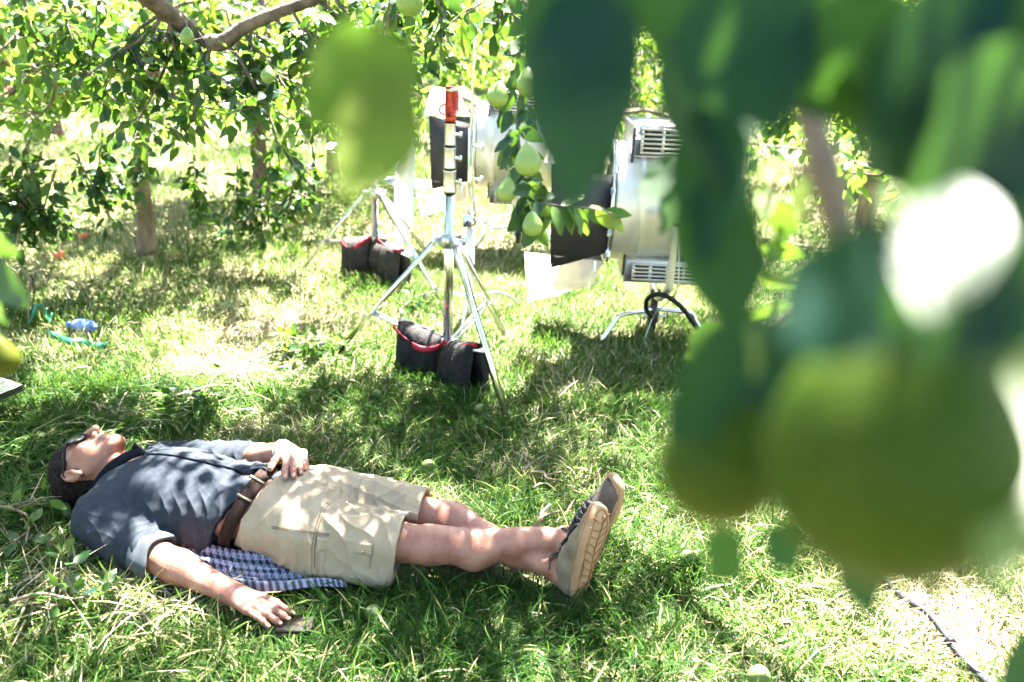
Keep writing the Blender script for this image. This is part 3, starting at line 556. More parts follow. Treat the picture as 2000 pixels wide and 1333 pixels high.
# cable
X0 = LC[0]+.13; P = curve([V(X0-.06, LY-.30, .33), V(X0-.055, LY-.25, .42-.1), V(X0+.03, LY-.28, .36), V(X0+.16, LY-.3, .20), V(X0+.34, LY-.32, .06), V(X0+.7, LY-.25, .02), V(X0+1.5, LY-.1, .02)], 40)
P2 = curve([V(X0-.01, LY-.05, .10), V(X0-.075, LY-.20, .20), V(X0-.08, LY-.26, .28), V(X0-.02, LY-.30, .31), V(X0+.07, LY-.31, .26), V(X0+.17, LY-.32, .15), V(X0+.30, LY-.33, .05), V(X0+.7, LY-.28, .02), V(X0+1.5, LY-.1, .02)], 50)
tag(MB().tube(P2, .012, 10).build('power_cable', M['rubber'], smooth=True), 'thick black cable looping from the nearer lamp down to the grass', 'cable')
# ------------------------------------------------------------------ the lying man (signed distance field -> one continuous surface)
class SDF:
    def __init__(s, lo, hi, h):
        s.lo = V(*lo); s.h = h; s.n = np.ceil((V(*hi)-s.lo)/h).astype(int)+1; s.D = np.full(tuple(s.n), 1.0, np.float32)
    def blk(s, lo, hi, pad):
        a = np.maximum(np.floor((np.minimum(lo, hi)-pad-s.lo)/s.h).astype(int), 0); b = np.minimum(np.ceil((np.maximum(lo, hi)+pad-s.lo)/s.h).astype(int)+1, s.n)
        if (b <= a).any(): return None
        ax = [(s.lo[i]+s.h*np.arange(a[i], b[i])).astype(np.float32) for i in range(3)]
        return tuple(slice(a[i], b[i]) for i in range(3)), ax[0][:, None, None], ax[1][None, :, None], ax[2][None, None, :]
    def put(s, sl, d, k, mode='add'):
        D = s.D[sl]
        if mode == 'add':
            if k > 0: h = np.clip(.5+.5*(D-d)/k, 0, 1); s.D[sl] = D*(1-h)+d*h-k*h*(1-h)
            else: s.D[sl] = np.minimum(D, d)
        elif mode == 'sub':
            d = -d
            if k > 0: h = np.clip(.5-.5*(D-d)/k, 0, 1); s.D[sl] = D*(1-h)+d*h+k*h*(1-h)
            else: s.D[sl] = np.maximum(D, d)
    def cap(s, a, b, r1, r2=None, k=.02, mode='add', flat=None, fv=(0, 0, 1)):
        a, b = V(*a), V(*b); r2 = r1 if r2 is None else r2; R = max(r1, r2); B = s.blk(np.minimum(a, b)-R, np.maximum(a, b)+R, k+2*s.h)
        if B is None: return s
        sl, X, Y, Z = B; d = b-a; L2 = max(d@d, 1e-12); t = np.clip(((X-a[0])*d[0]+(Y-a[1])*d[1]+(Z-a[2])*d[2])/L2, 0, 1)
        x, y, z = X-a[0]-t*d[0], Y-a[1]-t*d[1], Z-a[2]-t*d[2]; q = x*x+y*y+z*z
        if flat: f = nrm(V(*fv)); u = x*f[0]+y*f[1]+z*f[2]; q = q+u*u*(1/flat**2-1); dd = (np.sqrt(q)-(r1+(r2-r1)*t))*(.5+.5*flat)
        else: dd = np.sqrt(q)-(r1+(r2-r1)*t)
        s.put(sl, dd, k, mode); return s
    def ell(s, c, r, R=None, k=.02, mode='add'):
        c, r = V(*c), V(*r); m_ = r.max(); B = s.blk(c-m_, c+m_, k+2*s.h)
        if B is None: return s
        sl, X, Y, Z = B; x, y, z = X-c[0], Y-c[1], Z-c[2]
        if R is not None: R = np.asarray(R); x, y, z = (x*R[i, 0]+y*R[i, 1]+z*R[i, 2] for i in range(3))   # rows of R: local axes
        k0 = np.sqrt((x/r[0])**2+(y/r[1])**2+(z/r[2])**2); k1 = np.sqrt((x/r[0]**2)**2+(y/r[1]**2)**2+(z/r[2]**2)**2)+1e-6
        s.put(sl, k0*(k0-1)/k1, k, mode); return s
    def fn(s, f, lo, hi, k=0, mode='sub'):
        B = s.blk(V(*lo), V(*hi), 0); sl, X, Y, Z = B; s.put(sl, f(X, Y, Z).astype(np.float32), k, mode); return s
    def mesh(s):
        D = s.D; I = D < 0; n = D.shape
        c = [I[i:n[0]-1+i, j:n[1]-1+j, l:n[2]-1+l] for i in (0, 1) for j in (0, 1) for l in (0, 1)]
        al = c[0].copy(); an = c[0].copy()
        for x in c[1:]: al &= x; an |= x
        act = np.argwhere(an & ~al); idx = np.full((n[0]-1, n[1]-1, n[2]-1), -1, np.int32); idx[tuple(act.T)] = np.arange(len(act))
        acc = np.zeros((len(act), 3)); cnt = np.zeros(len(act)); cor = [(i, j, l) for i in (0, 1) for j in (0, 1) for l in (0, 1)]
        val = {o: D[act[:, 0]+o[0], act[:, 1]+o[1], act[:, 2]+o[2]] for o in cor}
        for o in cor:
            for ax in range(3):
                if o[ax]: continue
                p_ = list(o); p_[ax] = 1; va, vb = val[o], val[tuple(p_)]; cr = (va < 0) != (vb < 0); t = np.where(cr, va/(va-vb+1e-12), 0)
                for q in range(3): acc[:, q] += np.where(cr, o[q]+(t if q == ax else 0), 0)
                cnt += cr
        v = s.lo+s.h*(act+acc/cnt[:, None]); qs = []
        for ax in range(3):
            o1, o2 = [(1, 2), (2, 0), (0, 1)][ax]; sl0 = [slice(1, n[i]-1) for i in range(3)]; sl1 = list(sl0); sl0[ax] = slice(0, n[ax]-1); sl1[ax] = slice(1, n[ax])
            A, B = I[tuple(sl0)], I[tuple(sl1)]; e = np.argwhere(A != B); off = np.ones(3, int); off[ax] = 0; e = e+off
            fl = I[tuple(e.T)]; u1 = np.zeros(3, int); u1[o1] = 1; u2 = np.zeros(3, int); u2[o2] = 1
            g_ = lambda q: idx[q[:, 0], q[:, 1], q[:, 2]]
            Q = np.stack([g_(e-u1-u2), g_(e-u2), g_(e), g_(e-u1)], 1); Q[~fl] = Q[~fl][:, ::-1]; qs.append(Q)
        q = np.concatenate(qs); return v, q[(q >= 0).all(1)]
def relax(v, q, it=2, f=.5):
    for _ in range(it):
        acc = np.zeros_like(v); cnt = np.zeros(len(v))
        for i in range(4):
            a, b = q[:, i], q[:, (i+1) % 4]
            for c_ in range(3): acc[:, c_] += np.bincount(a, v[b, c_], len(v))+np.bincount(b, v[a, c_], len(v))
            cnt += np.bincount(a, minlength=len(v))+np.bincount(b, minlength=len(v))
        v = v+(acc/np.maximum(cnt, 1)[:, None]-v)*f
    return v
def vnormals(v, q):
    nn = np.cross(v[q[:, 2]]-v[q[:, 0]], v[q[:, 3]]-v[q[:, 1]]); out = np.zeros_like(v)
    for i in range(4):
        for c_ in range(3): out[:, c_] += np.bincount(q[:, i], nn[:, c_], len(v))
    return nrm(out)

# ---- joints, body frame: x towards the feet, y away from the camera, z up; the man lies on his back
NS, NE, NW = (-.565, -.165, .105), (-.345, -.232, .065), (-.075, -.312, .052)      # near arm
FS, FE, FW = (-.565, .175, .10), (-.33, .285, .085), (-.125, .148, .226)            # far arm, hand on the belly
NH, NK, NA = (.0, -.085, .115), (.405, -.045, .098), (.785, .045, .122)            # near (right) leg, crossed on top
FH, FK, FA = (.0, .09, .115), (.43, .095, .095), (.785, -.018, .056)               # far (left) leg, below
HC = V(-.745, .045, .135)                                                          # head centre
hu = nrm(V(-.985, .02, -.17)); hf = nrm(V(-.16, .27, .95)); hf = nrm(hf-hu*(hf@hu)); hr = np.cross(hf, hu)   # crown, face, side axes
HM = np.stack([hr, hf, hu]); HS = 1.03
if hr[1] > 0: HM[0] *= -1
hp = lambda x, y, z: tuple(HC+HS*(x*HM[0]+y*HM[1]+z*HM[2]))

def do_body():
    g = SDF((-.92, -.42, -.02), (.97, .37, .34), .0025)
    # trunk
    g.ell((-.43, 0, .122), (.19, .160, .100)).ell((-.20, 0, .118), (.18, .140, .090), k=.05).ell((-.03, 0, .112), (.14, .160, .098), k=.05)
    g.cap((-.555, -.13, .11), (-.555, .13, .11), .06, k=.05)
    # neck
    g.cap((-.55, .01, .125), (-.675, .04, .122), .062, .055, k=.04)
    g.cap((-.52, .03, .20), hp(.03, .02, -.05), .013, .012, k=.02); g.cap((-.52, -.03, .195), hp(-.0, .02, -.06), .012, .012, k=.02)
    # head
    E = lambda c, r, k=.015, mode='add': g.ell(hp(*c), tuple(HS*x for x in r), HM, k, mode)
    Cp = lambda a, b, r1, r2=None, k=.012, mode='add', **kw: g.cap(hp(*a), hp(*b), HS*r1, HS*(r2 or r1), k, mode, **kw)
    E((0, -.018, .032), (.077, .096, .083)); E((0, .028, -.03), (.060, .066, .085), .03)
    for s in (-1, 1):
        Cp((s*.058, .005, -.045), (s*.022, .072, -.100), .017, .016, k=.025); E((s*.045, .060, -.012), (.022, .022, .020), .02)
        E((s*.040, .045, -.055), (.022, .03, .03), .02); Cp((s*.012, .094, .026), (s*.046, .074, .030), .009, .008)
        E((s*.031, .094, .006), (.017, .013, .012), .01, 'sub'); E((s*.031, .078, .006), (.015, .0145, .0125), .004)
        E((s*.0125, .101, -.040), (.0085, .010, .0085), .005); E((s*.0068, .106, -.050), (.0040, .006, .0045), .002, 'sub')
        E((s*.081, -.008, -.004), (.009, .020, .033), .006); E((s*.090, -.004, .001), (.006, .012, .021), .003, 'sub')
        Cp((s*.083, -.020, .012), (s*.080, -.006, .028), .0045, k=.004); Cp((s*.080, .002, -.030), (s*.080, -.002, -.036), .006, k=.006)
        Cp((s*.0785, .006, -.004), (s*.0785, .008, -.010), .0045, k=.003)
    Cp((0, .088, .022), (0, .118, -.030), .0085, .0095, k=.010); E((0, .119, -.036), (.0115, .0115, .0105), .007)
    E((0, .083, -.106), (.020, .017, .014), .018); E((0, .085, -.066), (.026, .018, .022), .015)
    Cp((-.019, .094, -.0690), (.019, .094, -.0690), .0062, k=.004); Cp((-.017, .094, -.0810), (.017, .094, -.0810), .0068, k=.005)
    Cp((-.024, .100, -.0750), (.024, .100, -.0750), .0022, k=.002, mode='sub'); Cp((0, .106, -.055), (0, .108, -.064), .003, k=.004, mode='sub')
    Cp((-.014, .098, -.0915), (.014, .098, -.0915), .003, k=.006, mode='sub')
    # near arm
    g.cap(NS, (-.45, -.205, .085), .058, .050, k=.04).cap((-.45, -.205, .085), NE, .050, .040, k=.03)
    mid = V(*NE)+.32*(V(*NW)-V(*NE)); g.cap(NE, mid, .044, .0465, k=.02).cap(mid, NW, .0465, .030, k=.02, flat=.88)
    # far arm
    g.cap(FS, FE, .056, .042, k=.04); mid = V(*FE)+.32*(V(*FW)-V(*FE)); g.cap(FE, mid, .042, .043, k=.02).cap(mid, FW, .043, .028, k=.02)
    hand(g, NW, (.945, -.20, -.13), (.15, .985, .0), NAILS, curl=(.05, .16, .16), thumb=(.62, .40, -.2), spread=.02)
    hand(g, FW, (.74, -.64, .20), (-.64, -.74, .0), NAILS, curl=(.20, .14, .14), thumb=(.45, .60, -.05), spread=.03, turn=.42)
    # legs
    def leg(H, K, A, kv, calf):
        H, K, A = V(*H), V(*K), V(*A); md = H+.5*(K-H); g.cap(H, md, .088, .072, k=.05).cap(md, K+V(0,0,-.004), .072, .050, k=.04)
        g.ell(K+V(-.004, 0, .034), (.034, .030, .024), k=.018); g.cap(K, K+.12*(A-K), .049, .046, k=.03)
        c = K+.32*(A-K)+V(0, 0, -.024); g.cap(K+.1*(A-K), c, .043, calf, k=.03); c2 = K+.62*(A-K)+V(0, 0, -.010); g.cap(c, c2, calf, .036, k=.03)
        g.cap(c2, A, .036, .0290, k=.03); g.cap(K+.15*(A-K)+V(0, 0, .022), A+V(-.06, 0, .010), .022, .017, k=.02)
        n_ = nrm(np.cross(A-K, V(0, 0, 1))); 
        for s in (-1, 1): g.ell(A+n_*s*.027+V(.0, 0, 0), (.018, .016, .018), k=.015)
        return c
    leg(NH, NK, NA, 0, .054); leg(FH, FK, FA, 0, .052)
    for S_ in (LS, RS): g.cap(tuple(S_[0]+S_[1]*.045+S_[3]*.085), tuple(S_[0]+S_[1]*.045+S_[3]*.05), .034, .034, k=.03); g.cap(tuple(S_[0]+S_[1]*.04+S_[3]*.05), tuple(S_[0]+S_[1]*.15+S_[3]*.036), .030, .020, k=.02)
    g.cap(FA, tuple(LS[0]+LS[1]*.045+LS[3]*.08), .034, .036, k=.02); g.cap(NA, tuple(RS[0]+RS[1]*.045+RS[3]*.08), .034, .036, k=.02)
    v, q = g.mesh(); v = relax(v, q, 1, .4); N_ = vnormals(v, q)
    return v, q, N_
NAILS = []
def hand(g, W, d, lat, nails, curl, thumb, spread, turn=0):
    W = V(*W); d = nrm(V(*d)); lat = V(*lat); lat = nrm(lat-d*(lat@d)); up = np.cross(d, lat)
    if up[2] < 0: up = -up
    ml = [.088, .090, .085, .077]; off = [.031, .0095, -.011, -.029]; fl = [(.042, .026, .022), (.046, .029, .023), (.043, .027, .023), (.034, .021, .020)]
    rad = [(.0108, .0098, .0090, .0077), (.0110, .0100, .0091, .0078), (.0104, .0095, .0087, .0075), (.0093, .0084, .0078, .0067)]
    g.cap(tuple(W-d*.01), tuple(W+d*.02), .027, .028, k=.02, flat=.72, fv=up)
    for i in range(4):
        b = W+d*.018+lat*off[i]*.55; mc = W+d*ml[i]+lat*off[i]+up*(.004 if i in (1, 2) else 0); g.cap(tuple(b), tuple(mc), .0150, .0118, k=.014, flat=.95, fv=up)
        a = math.atan2(off[i], .09)*spread*6+turn; dd = nrm(d*math.cos(a)+lat*math.sin(a)); p_ = mc; an = 0
        g.ell(mc+up*.003, (.0115,)*3, k=.006)
        for j in range(3):
            an += curl[j]*(1+.12*(i-1)); q_ = p_+fl[i][j]*(dd*math.cos(an)-up*math.sin(an)); g.cap(tuple(p_), tuple(q_), rad[i][j], rad[i][j+1], k=.003 if j else .005)
            if j < 2: g.ell(q_, (rad[i][j+1]*1.07,)*3, k=.003)
            e = nrm(q_-p_); p_ = q_
        un = nrm(np.cross(e, np.cross(up, e))); nails.append((p_-e*.002+un*rad[i][3]*.80, e, nrm(np.cross(un, e)), un, rad[i][3]))
    g.cap(tuple(W+d*.035+lat*.008), tuple(W+d*.07+lat*.0), .016, .016, k=.01, flat=.7, fv=up)
    b = W+d*.018+lat*.018-up*.006; td = nrm(d*thumb[0]+lat*thumb[1]+up*thumb[2]); m1 = b+td*.044; g.cap(tuple(b), tuple(m1), .0165, .0125, k=.012)
    td2 = nrm(td+d*.35-lat*.05); m2 = m1+td2*.032; td3 = nrm(td2+d*.25); m3 = m2+td3*.024; g.cap(tuple(m1), tuple(m2), .0118, .0105, k=.005); g.cap(tuple(m2), tuple(m3), .0105, .0085, k=.004)
    un = nrm(np.cross(td3, np.cross(up, td3))); nails.append((m3-td3*.002+un*.007, td3, nrm(np.cross(un, td3)), un, .0085))
# shoe frames: heel point on the sole, toe direction, sideways, away from the sole
def shoe_frame(P, f, nsole):
    f = nrm(V(*f)); n_ = V(*nsole); n_ = nrm(n_-f*(n_@f)); return V(*P), f, np.cross(-n_, f), -n_
LS = shoe_frame((.842, -.078, .014), (.17, .13, .95), (.80, -.60, 0))
RS = shoe_frame((.856, .070, .052), (.26, .06, .95), (.84, .54, 0))

def person_mat_skin():
    m_ = mat('skin', (.33, .155, .102), .46, color2=(.21, .078, .052), scale=16, sub=.12, bump=.2, bscale=260, spec=.45); return m_
M['skin'] = person_mat_skin(); M['nail'] = mat('fingernail', (.36, .19, .135), .35)
M['hair'] = mat('dark_brown_hair', (.005, .003, .002), .55, spec=.2, color2=(.012, .007, .005), scale=120, bump=1, bscale=220, stretch=(1, .3, 1))
M['shirt'] = mat('slate_cotton', (.021, .026, .034), .85, color2=(.028, .034, .044), scale=40, bump=.22, bscale=500, spec=.08)
M['shirt_edge'] = mat('slate_cotton_facing', (.030, .038, .048), .85, bump=.2, bscale=500)
M['collar_in'] = mat('navy_facing', (.007, .008, .014), .85, spec=.1)
M['shorts'] = mat('khaki_cotton', (.27, .212, .145), .85, color2=(.31, .25, .175), scale=12, bump=.22, bscale=420, spec=.1)
M['seam'] = mat('khaki_seam', (.12, .08, .05), .9); M['brass'] = mat('brass_snap', (.35, .24, .12), .35, .9)
M['belt'] = mat('brown_webbing', (.012, .006, .005), .8, spec=.1, color2=(.030, .017, .013), scale=300, stretch=(1, .02, .02), bump=.5, bscale=600)
M['suede'] = mat('beige_suede', (.19, .14, .09), .9, color2=(.13, .095, .06), scale=25, bump=.35, bscale=260)
M['suede_dark'] = mat('brown_grey_suede', (.10, .075, .06), .9, color2=(.07, .055, .045), scale=25, bump=.35, bscale=260)
M['sole'] = mat('cream_rubber', (.34, .215, .13), .6, color2=(.26, .14, .07), scale=14); M['gum'] = mat('gum_rubber', (.26, .09, .03), .55)
M['lace'] = mat('olive_black_lace', (.010, .010, .008), .8); M['tongue'] = mat('shoe_tongue', (.02, .022, .03), .8)
M['lens'] = mat('black_lens', (.006, .006, .008), .06, spec=.8)
def scarf_mat():
    m_ = mat('checked_scarf', (.7, .7, .75), .9); n = m_.node_tree; p = n.nodes['Principled BSDF']; L = n.links.new
    at = n.nodes.new('ShaderNodeAttribute'); at.attribute_name = 'Col'; L(at.outputs['Color'], p.inputs['Base Color']); return m_
M['scarf'] = scarf_mat()

man = thing('person', 'man in slate shirt and khaki shorts lying on his back in the grass, ankles crossed', 'person', body2w(V(0, 0, 0)))
def put(name, v, q, m_, smooth=True, parent=None):
    b = MB(); b.add(body2w(v), q); o = b.build(name, M[m_], man if parent is None else parent, smooth=smooth); return o
def W2(mb): mb.v = [body2w(x) for x in mb.v]; return mb       # body frame -> world
v, q, N_ = do_body(); put('body', v, q, 'skin')
for c, e, s_, u, r_ in NAILS:
    P = np.array([[c-e*r_*.7*math.cos(a)*0+e*(r_*.9*i)+s_*(r_*.72*j*(1-.25*max(i, 0)))+u*(r_*.16*(1-j*j)) for j in (-1, -.4, .4, 1)] for i, a in ((-1, 0), (0, 0), (.7, 0), (1.0, 0))]); W2(MB().sheet(P, .0012)).build('fingernail', M['nail'], man, smooth=True)

# hair
def do_hair():
    lo = HC-.16; g = SDF(lo, HC+.16, .002); g.ell(hp(0, -.020, .034), tuple(HS*x for x in (.0845, .103, .090)), HM, 0)
    g.ell(hp(0, -.05, -.025), tuple(HS*x for x in (.068, .055, .06)), HM, .02)
    def face(X, Y, Z):        # what to cut away: face, ears, nape
        x, y, z = [((X-HC[0])*HM[i, 0]+(Y-HC[1])*HM[i, 1]+(Z-HC[2])*HM[i, 2])/HS for i in range(3)]
        side = np.abs(x)
        front = .060-.25*side*0+np.where(z > .06, (z-.06)*1.1, 0)-np.clip((side-.045)*1.1, 0, 1)     # hairline as a front limit
        a = y-front; b = -(z+.065-.0*y); c = np.minimum((y+.030), -(z-.020)); c = np.minimum(c, .02)   # temple notch over the ear
        return -np.maximum(np.maximum(a, b), c)
    g.fn(face, lo, HC+.16, .004, 'sub'); v, q = g.mesh(); n_ = vnormals(v, q)
    P = v@HM.T; d = .0035*noise(P*V(1, .35, .6), 170, 3)+.002*noise(P*V(1, .4, 1), 420, 4); return v+n_*d[:, None], q
v, q = do_hair(); put('hair', v, q, 'hair', smooth=True)
hs = MB(); r = np.random.default_rng(9)       # short strands
k = r.choice(len(v), 9000); n_ = vnormals(v, q)[k]; b = v[k]; d = nrm(n_*.6+nrm(HM[1]*-.2+HM[2]*.5+.6*rdir(r, 9000))); s_ = nrm(np.cross(d, rdir(r, 9000))); Lh = r.uniform(.006, .014, 9000)[:, None]
vv = np.stack([b-s_*.0004, b+s_*.0004, b+d*Lh], 1).reshape(-1, 3); hs.add(body2w(vv), None, np.arange(27000).reshape(-1, 3)); hs.build('hair_strands', M['hair'], man)

# sunglasses
sg = MB(); lb_ = MB()
for s_ in (-1, 1):
    c = [hp(s_*(.035+.029*np.sign(math.cos(t))*abs(math.cos(t))**.75), .103-.016*(.5+.5*math.cos(t))*1.0, .006+.0215*np.sign(math.sin(t))*abs(math.sin(t))**.8) for t in np.linspace(0, 2*math.pi, 17)]
    P = np.array([[V(*hp(s_*.035, .101, .006))*(1-f)+np.array(x)*f for x in c] for f in (.02, .5, 1)]); lb_.sheet(P, .0022); sg.tube(c, .0034, 6)
    sg.tube([hp(s_*.060, .088, .014), hp(s_*.074, .075, .016), hp(s_*.082, .03, .016), hp(s_*.085, -.005, .020), hp(s_*.081, -.03, .0)], [.0046, .005, .0042, .0036, .003], 6, flat=1.4)
sg.tube([hp(-.009, .104, .012), hp(0, .107, .016), hp(.009, .104, .012)], .0024, 6)
gl = W2(sg).build('sunglasses', M['rubber'], man, smooth=True); W2(lb_).build('lens', M['lens'], gl, smooth=True)

# wrinkles
def folds(P, dirs, sc, amp, seed, warp=.5):
    w_ = noise(P, 3.5, seed); out = 0
    for i, (dv, f, a) in enumerate(dirs):
        ph = P@nrm(V(*dv))*f+warp*6*noise(P, 4.5, seed+i+1)+2.5*noise(P, 11, seed+20+i); m_ = np.clip(.5+1.2*noise(P, 5, seed+40+i), 0, 1)
        out = out+a*m_*(np.abs(np.sin(ph))**.6-.6)
    return out*amp*-1
# shirt
def waist(X, Z): return X-(-.205+.42*(Z-.05))
def do_shirt():
    g = SDF((-.72, -.36, -.01), (-.0, .37, .31), .0025)
    g.ell((-.43, 0, .124), (.205, .176, .116), k=.0).ell((-.22, .0, .118), (.20, .158, .104), k=.06).ell((-.10, .0, .112), (.13, .165, .108), k=.05)
    g.cap((-.575, -.13, .112), (-.575, .13, .112), .068, k=.05)
    g.cap((-.60, 0, .125), (-.645, .03, .125), .070, .066, k=.03)
    g.cap(NS, (-.45, -.205, .082), .076, .070, k=.03).cap((-.45, -.205, .080), NE, .070, .062, k=.03)
    g.cap(FS, FE, .074, .066, k=.03); g.cap((-.40, -.12, .06), (-.22, -.12, .055), .055, .05, k=.03)
    # neck opening, sleeve mouth, hem
    g.cap((-.70, .035, .135), (-.60, .02, .140), .064, .058, k=.004, mode='sub'); g.cap((-.61, .02, .19), (-.50, .012, .262), .040, .012, k=.008, mode='sub')
    g.cap((-.70, .035, .20), (-.62, .03, .21), .05, .045, k=.008, mode='sub')
    e, d = V(*NE), nrm(V(*NW)-V(*NE)); e = e+d*.012
    g.fn(lambda X, Y, Z: np.where((Y < -.17), -((X-e[0])*d[0]+(Y-e[1])*d[1]+(Z-e[2])*d[2]), .1), (-.42, -.36, -.01), (-.2, -.12, .2), .003)
    g.cap(tuple(e-d*.03), tuple(e+d*.06), .050, .052, k=.003, mode='sub')
    def hem(X, Y, Z): return -(waist(X, Z)+.018+.010*np.sin(Y*38+.7)+.008*np.sin(Y*21)+.055*np.clip(1-np.abs(Y-.005)/.04, 0, 1)*(Z > .12)-.05*np.clip((Y-.03)/.05, 0, 1)*np.clip((Z-.1)/.08, 0, 1))
    g.fn(hem, (-.34, -.25, -.01), (.0, .30, .31), .002)
    g.ell((-.205, 0, .116), (.17, .149, .098), k=.0, mode='sub') if 0 else None
    v, q = g.mesh(); v = relax(v, q, 2, .5); n_ = vnormals(v, q)
    f = folds(v, (((.8, .55, .1), 70, 1), ((.35, .9, 0), 62, .8), ((.9, -.35, .3), 95, .6)), 1, .0085, 50)
    arm = np.clip((-.13-v[:, 1])/.05, 0, 1); f = f*(1-.3*arm)+arm*folds(v, (((.97, -.25, .2), 130, 1),), 1, .006, 60)
    top = np.clip((v[:, 2]-.17)/.05, 0, 1); f = f*(1-.55*top)
    f = f+.0012*noise(v, 60, 70)
    f = f-.0035*np.exp(-((v[:, 1]-.012)/.0035)**2)*top                    # button placket
    f = f-.0020*np.exp(-((v[:, 1]+.030)/.0025)**2)*top*0
    return v+n_*f[:, None], q
v, q = do_shirt(); sh = put('shirt', v, q, 'shirt')
SV, SQ = v, q
def top_of(x, y, V_=None):      # height of the shirt at a spot
    V_ = SV if V_ is None else V_
    d = np.hypot(V_[:, 0]-x, V_[:, 1]-y); k = d < .009; return V_[k, 2].max() if k.any() else .2
for i, x in enumerate(np.linspace(-.50, -.20, 5)):
    z = top_of(x, .028); W2(MB().lathe([(.0001, .0016), (.004, .0016), (.0052, .0006), (.0052, -.002), (.0001, -.002)], (x, .028, z+.0025), n=12)).build('button', M['rubber'], sh, smooth=True)
xs = np.linspace(-.52, -.165, 40); P = np.array([[(x, y, top_of(x, y)+.0022-.0015*abs(y-.012)/.02) for y in (.012, .022, .034, .044)] for x in xs]); P[:, :, 2] = relax_z = np.apply_along_axis(lambda a: np.convolve(np.pad(a, 2, 'edge'), np.ones(5)/5, 'valid'), 0, P[:, :, 2])
b = MB(); b.sheet(P, .003); W2(b).build('placket', M['shirt'], sh, smooth=True)
# collar: a stand band and two leaves falling open
cb = MB(); ci = MB()
def collar(side):
    T = np.linspace(0, 1, 26); rows = []
    for k, hgt in enumerate((0, .4, .8, 1.0)):
        row = []
        for t in T:
            a = math.pi*(1.04*t)          # from nape round to the front
            c = V(-.652+.020*t, .028, .130); y = side*math.sin(a)*(.083+.014*hgt*(.6+t)); z = -math.cos(a)*(.082+.016*hgt)
            x = -.046*hgt*(1-t**2*.55)+.115*t*t
            row.append(c+V(x, y*(1-.25*t*t)+(-.016 if side < 0 else .0)*t, z+.018*t))
        rows.append(row)
    return np.array(rows)
for sd in (-1, 1):
    P = collar(sd); 
    if sd > 0: P = P[::-1]
    cb.sheet(P, .003); Q = P.copy(); c0 = V(0, .028, .132); dv = Q-c0; dv[..., 0] = 0; Q = Q-nrm(dv)*.0034; ci.sheet(Q[:, 1:-1], .002)
co_ = W2(cb).build('collar', M['collar_in'], sh, smooth=True); W2(ci).build('collar_lining', M['collar_in'], co_, smooth=True)
# rolled cuff of the near sleeve
e, d = V(*NE), nrm(V(*NW)-V(*NE)); u = nrm(np.cross(d, V(0, 0, 1))); w3 = np.cross(u, d); rows = []
for i, (s_, rr) in enumerate(((-.050, .066), (-.044, .0725), (.0, .073), (.018, .072), (.023, .067), (.016, .0585), (-.03, .054))):
    rows.append([e+d*(s_+.006*math.sin(3*t+1)+.01*math.sin(t+2))+(rr+.0025*math.sin(5*t+i*.4))*(u*math.cos(t)+.88*w3*math.sin(t)) for t in np.linspace(0, 2*math.pi, 41)])
cu = MB(); cu.grid(np.array(rows)); W2(cu).build('rolled_cuff', M['shirt_edge'], sh, smooth=True)
# far shirt tail flap and curled hem corner
def flap(P, name='shirt_tail', m_='shirt'): b = MB(); b.sheet(np.array(P), .003); W2(b).build(name, M[m_], sh, smooth=True)
T = np.linspace(0, 1, 14)
flap([[V(-.175+.115*t+.01*math.sin(7*t), .012+.085*s_+.012*math.sin(5*t)*(1-s_), .226-.012*t+.010*math.sin(6*t+3*s_)-.03*s_*s_) for s_ in np.linspace(0, 1, 9)] for t in T])
flap([[V(-.20+.055*t, -.070+.060*s_+.03*t, .212+.016*math.sin(3.1*s_)*t-.02*t-.04*(1-s_)**2*1) for s_ in np.linspace(0, 1, 9)] for t in T])

# shorts
def do_shorts():
    g = SDF((-.20, -.26, -.015), (.40, .24, .28), .0025)
    g.ell((.0, 0, .112), (.16, .178, .114), k=0); g.cap((-.10, -.06, .11), (-.10, .06, .11), .105, k=.04)
    g.cap((.03, -.088, .112), (.318, -.062, .098), .104, .093, k=.03).cap((.03, .09, .112), (.345, .088, .105), .100, .084, k=.025)
    g.ell((.03, .0, .155), (.10, .09, .06), k=.04); g.cap((.06, -.14, .05), (.28, -.125, .045), .052, .048, k=.03)
    for (h, d, s_, rr) in (((.322, -.062, .098), (.985, .09, -.10), -1, .084), ((.345, .088, .105), (.99, .02, -.05), 1, .076)):
        h, d = V(*h), nrm(V(*d))
        g.fn(lambda X, Y, Z: np.where((Y*s_ > -.012), -((X-h[0])*d[0]+(Y-h[1])*d[1]+(Z-h[2])*d[2]), .1), (.24, -.26, -.015), (.40, .24, .28), .003)
        g.cap(tuple(h-d*.08), tuple(h+d*.10), rr-.006, rr, k=.003, mode='sub')
    g.fn(lambda X, Y, Z: waist(X, Z)-.038, (-.20, -.26, -.015), (.05, .24, .28), .003)
    v, q = g.mesh(); v = relax(v, q, 2, .5); n_ = vnormals(v, q)
    f = folds(v, (((.75, .65, .1), 58, 1), ((.95, -.15, .3), 52, .7), ((.2, .95, .2), 70, .5)), 1, .0090, 80, .45)+.001*noise(v, 55, 90)
    f *= 1-.75*np.clip((v[:, 0]-.27)/.05, 0, 1); f += .0012*np.abs(np.sin(v[:, 0]*0))
    f -= .0014*np.exp(-((v[:, 0]-.296-.09*(.1-v[:, 2])*-1*0)/.0018)**2)
    f -= .0040*np.exp(-(v[:, 1]/.006)**2)*np.clip((v[:, 2]-.13)/.03, 0, 1)*(v[:, 0] < .1)
    f -= .003*np.exp(-((v[:, 2]-.105)/.0025)**2)*(v[:, 1] < -.1)*0
    return v+n_*f[:, None], q
v, q = do_shorts(); st = put('shorts', v, q, 'shorts'); HV = v; HN = vnormals(v, q)
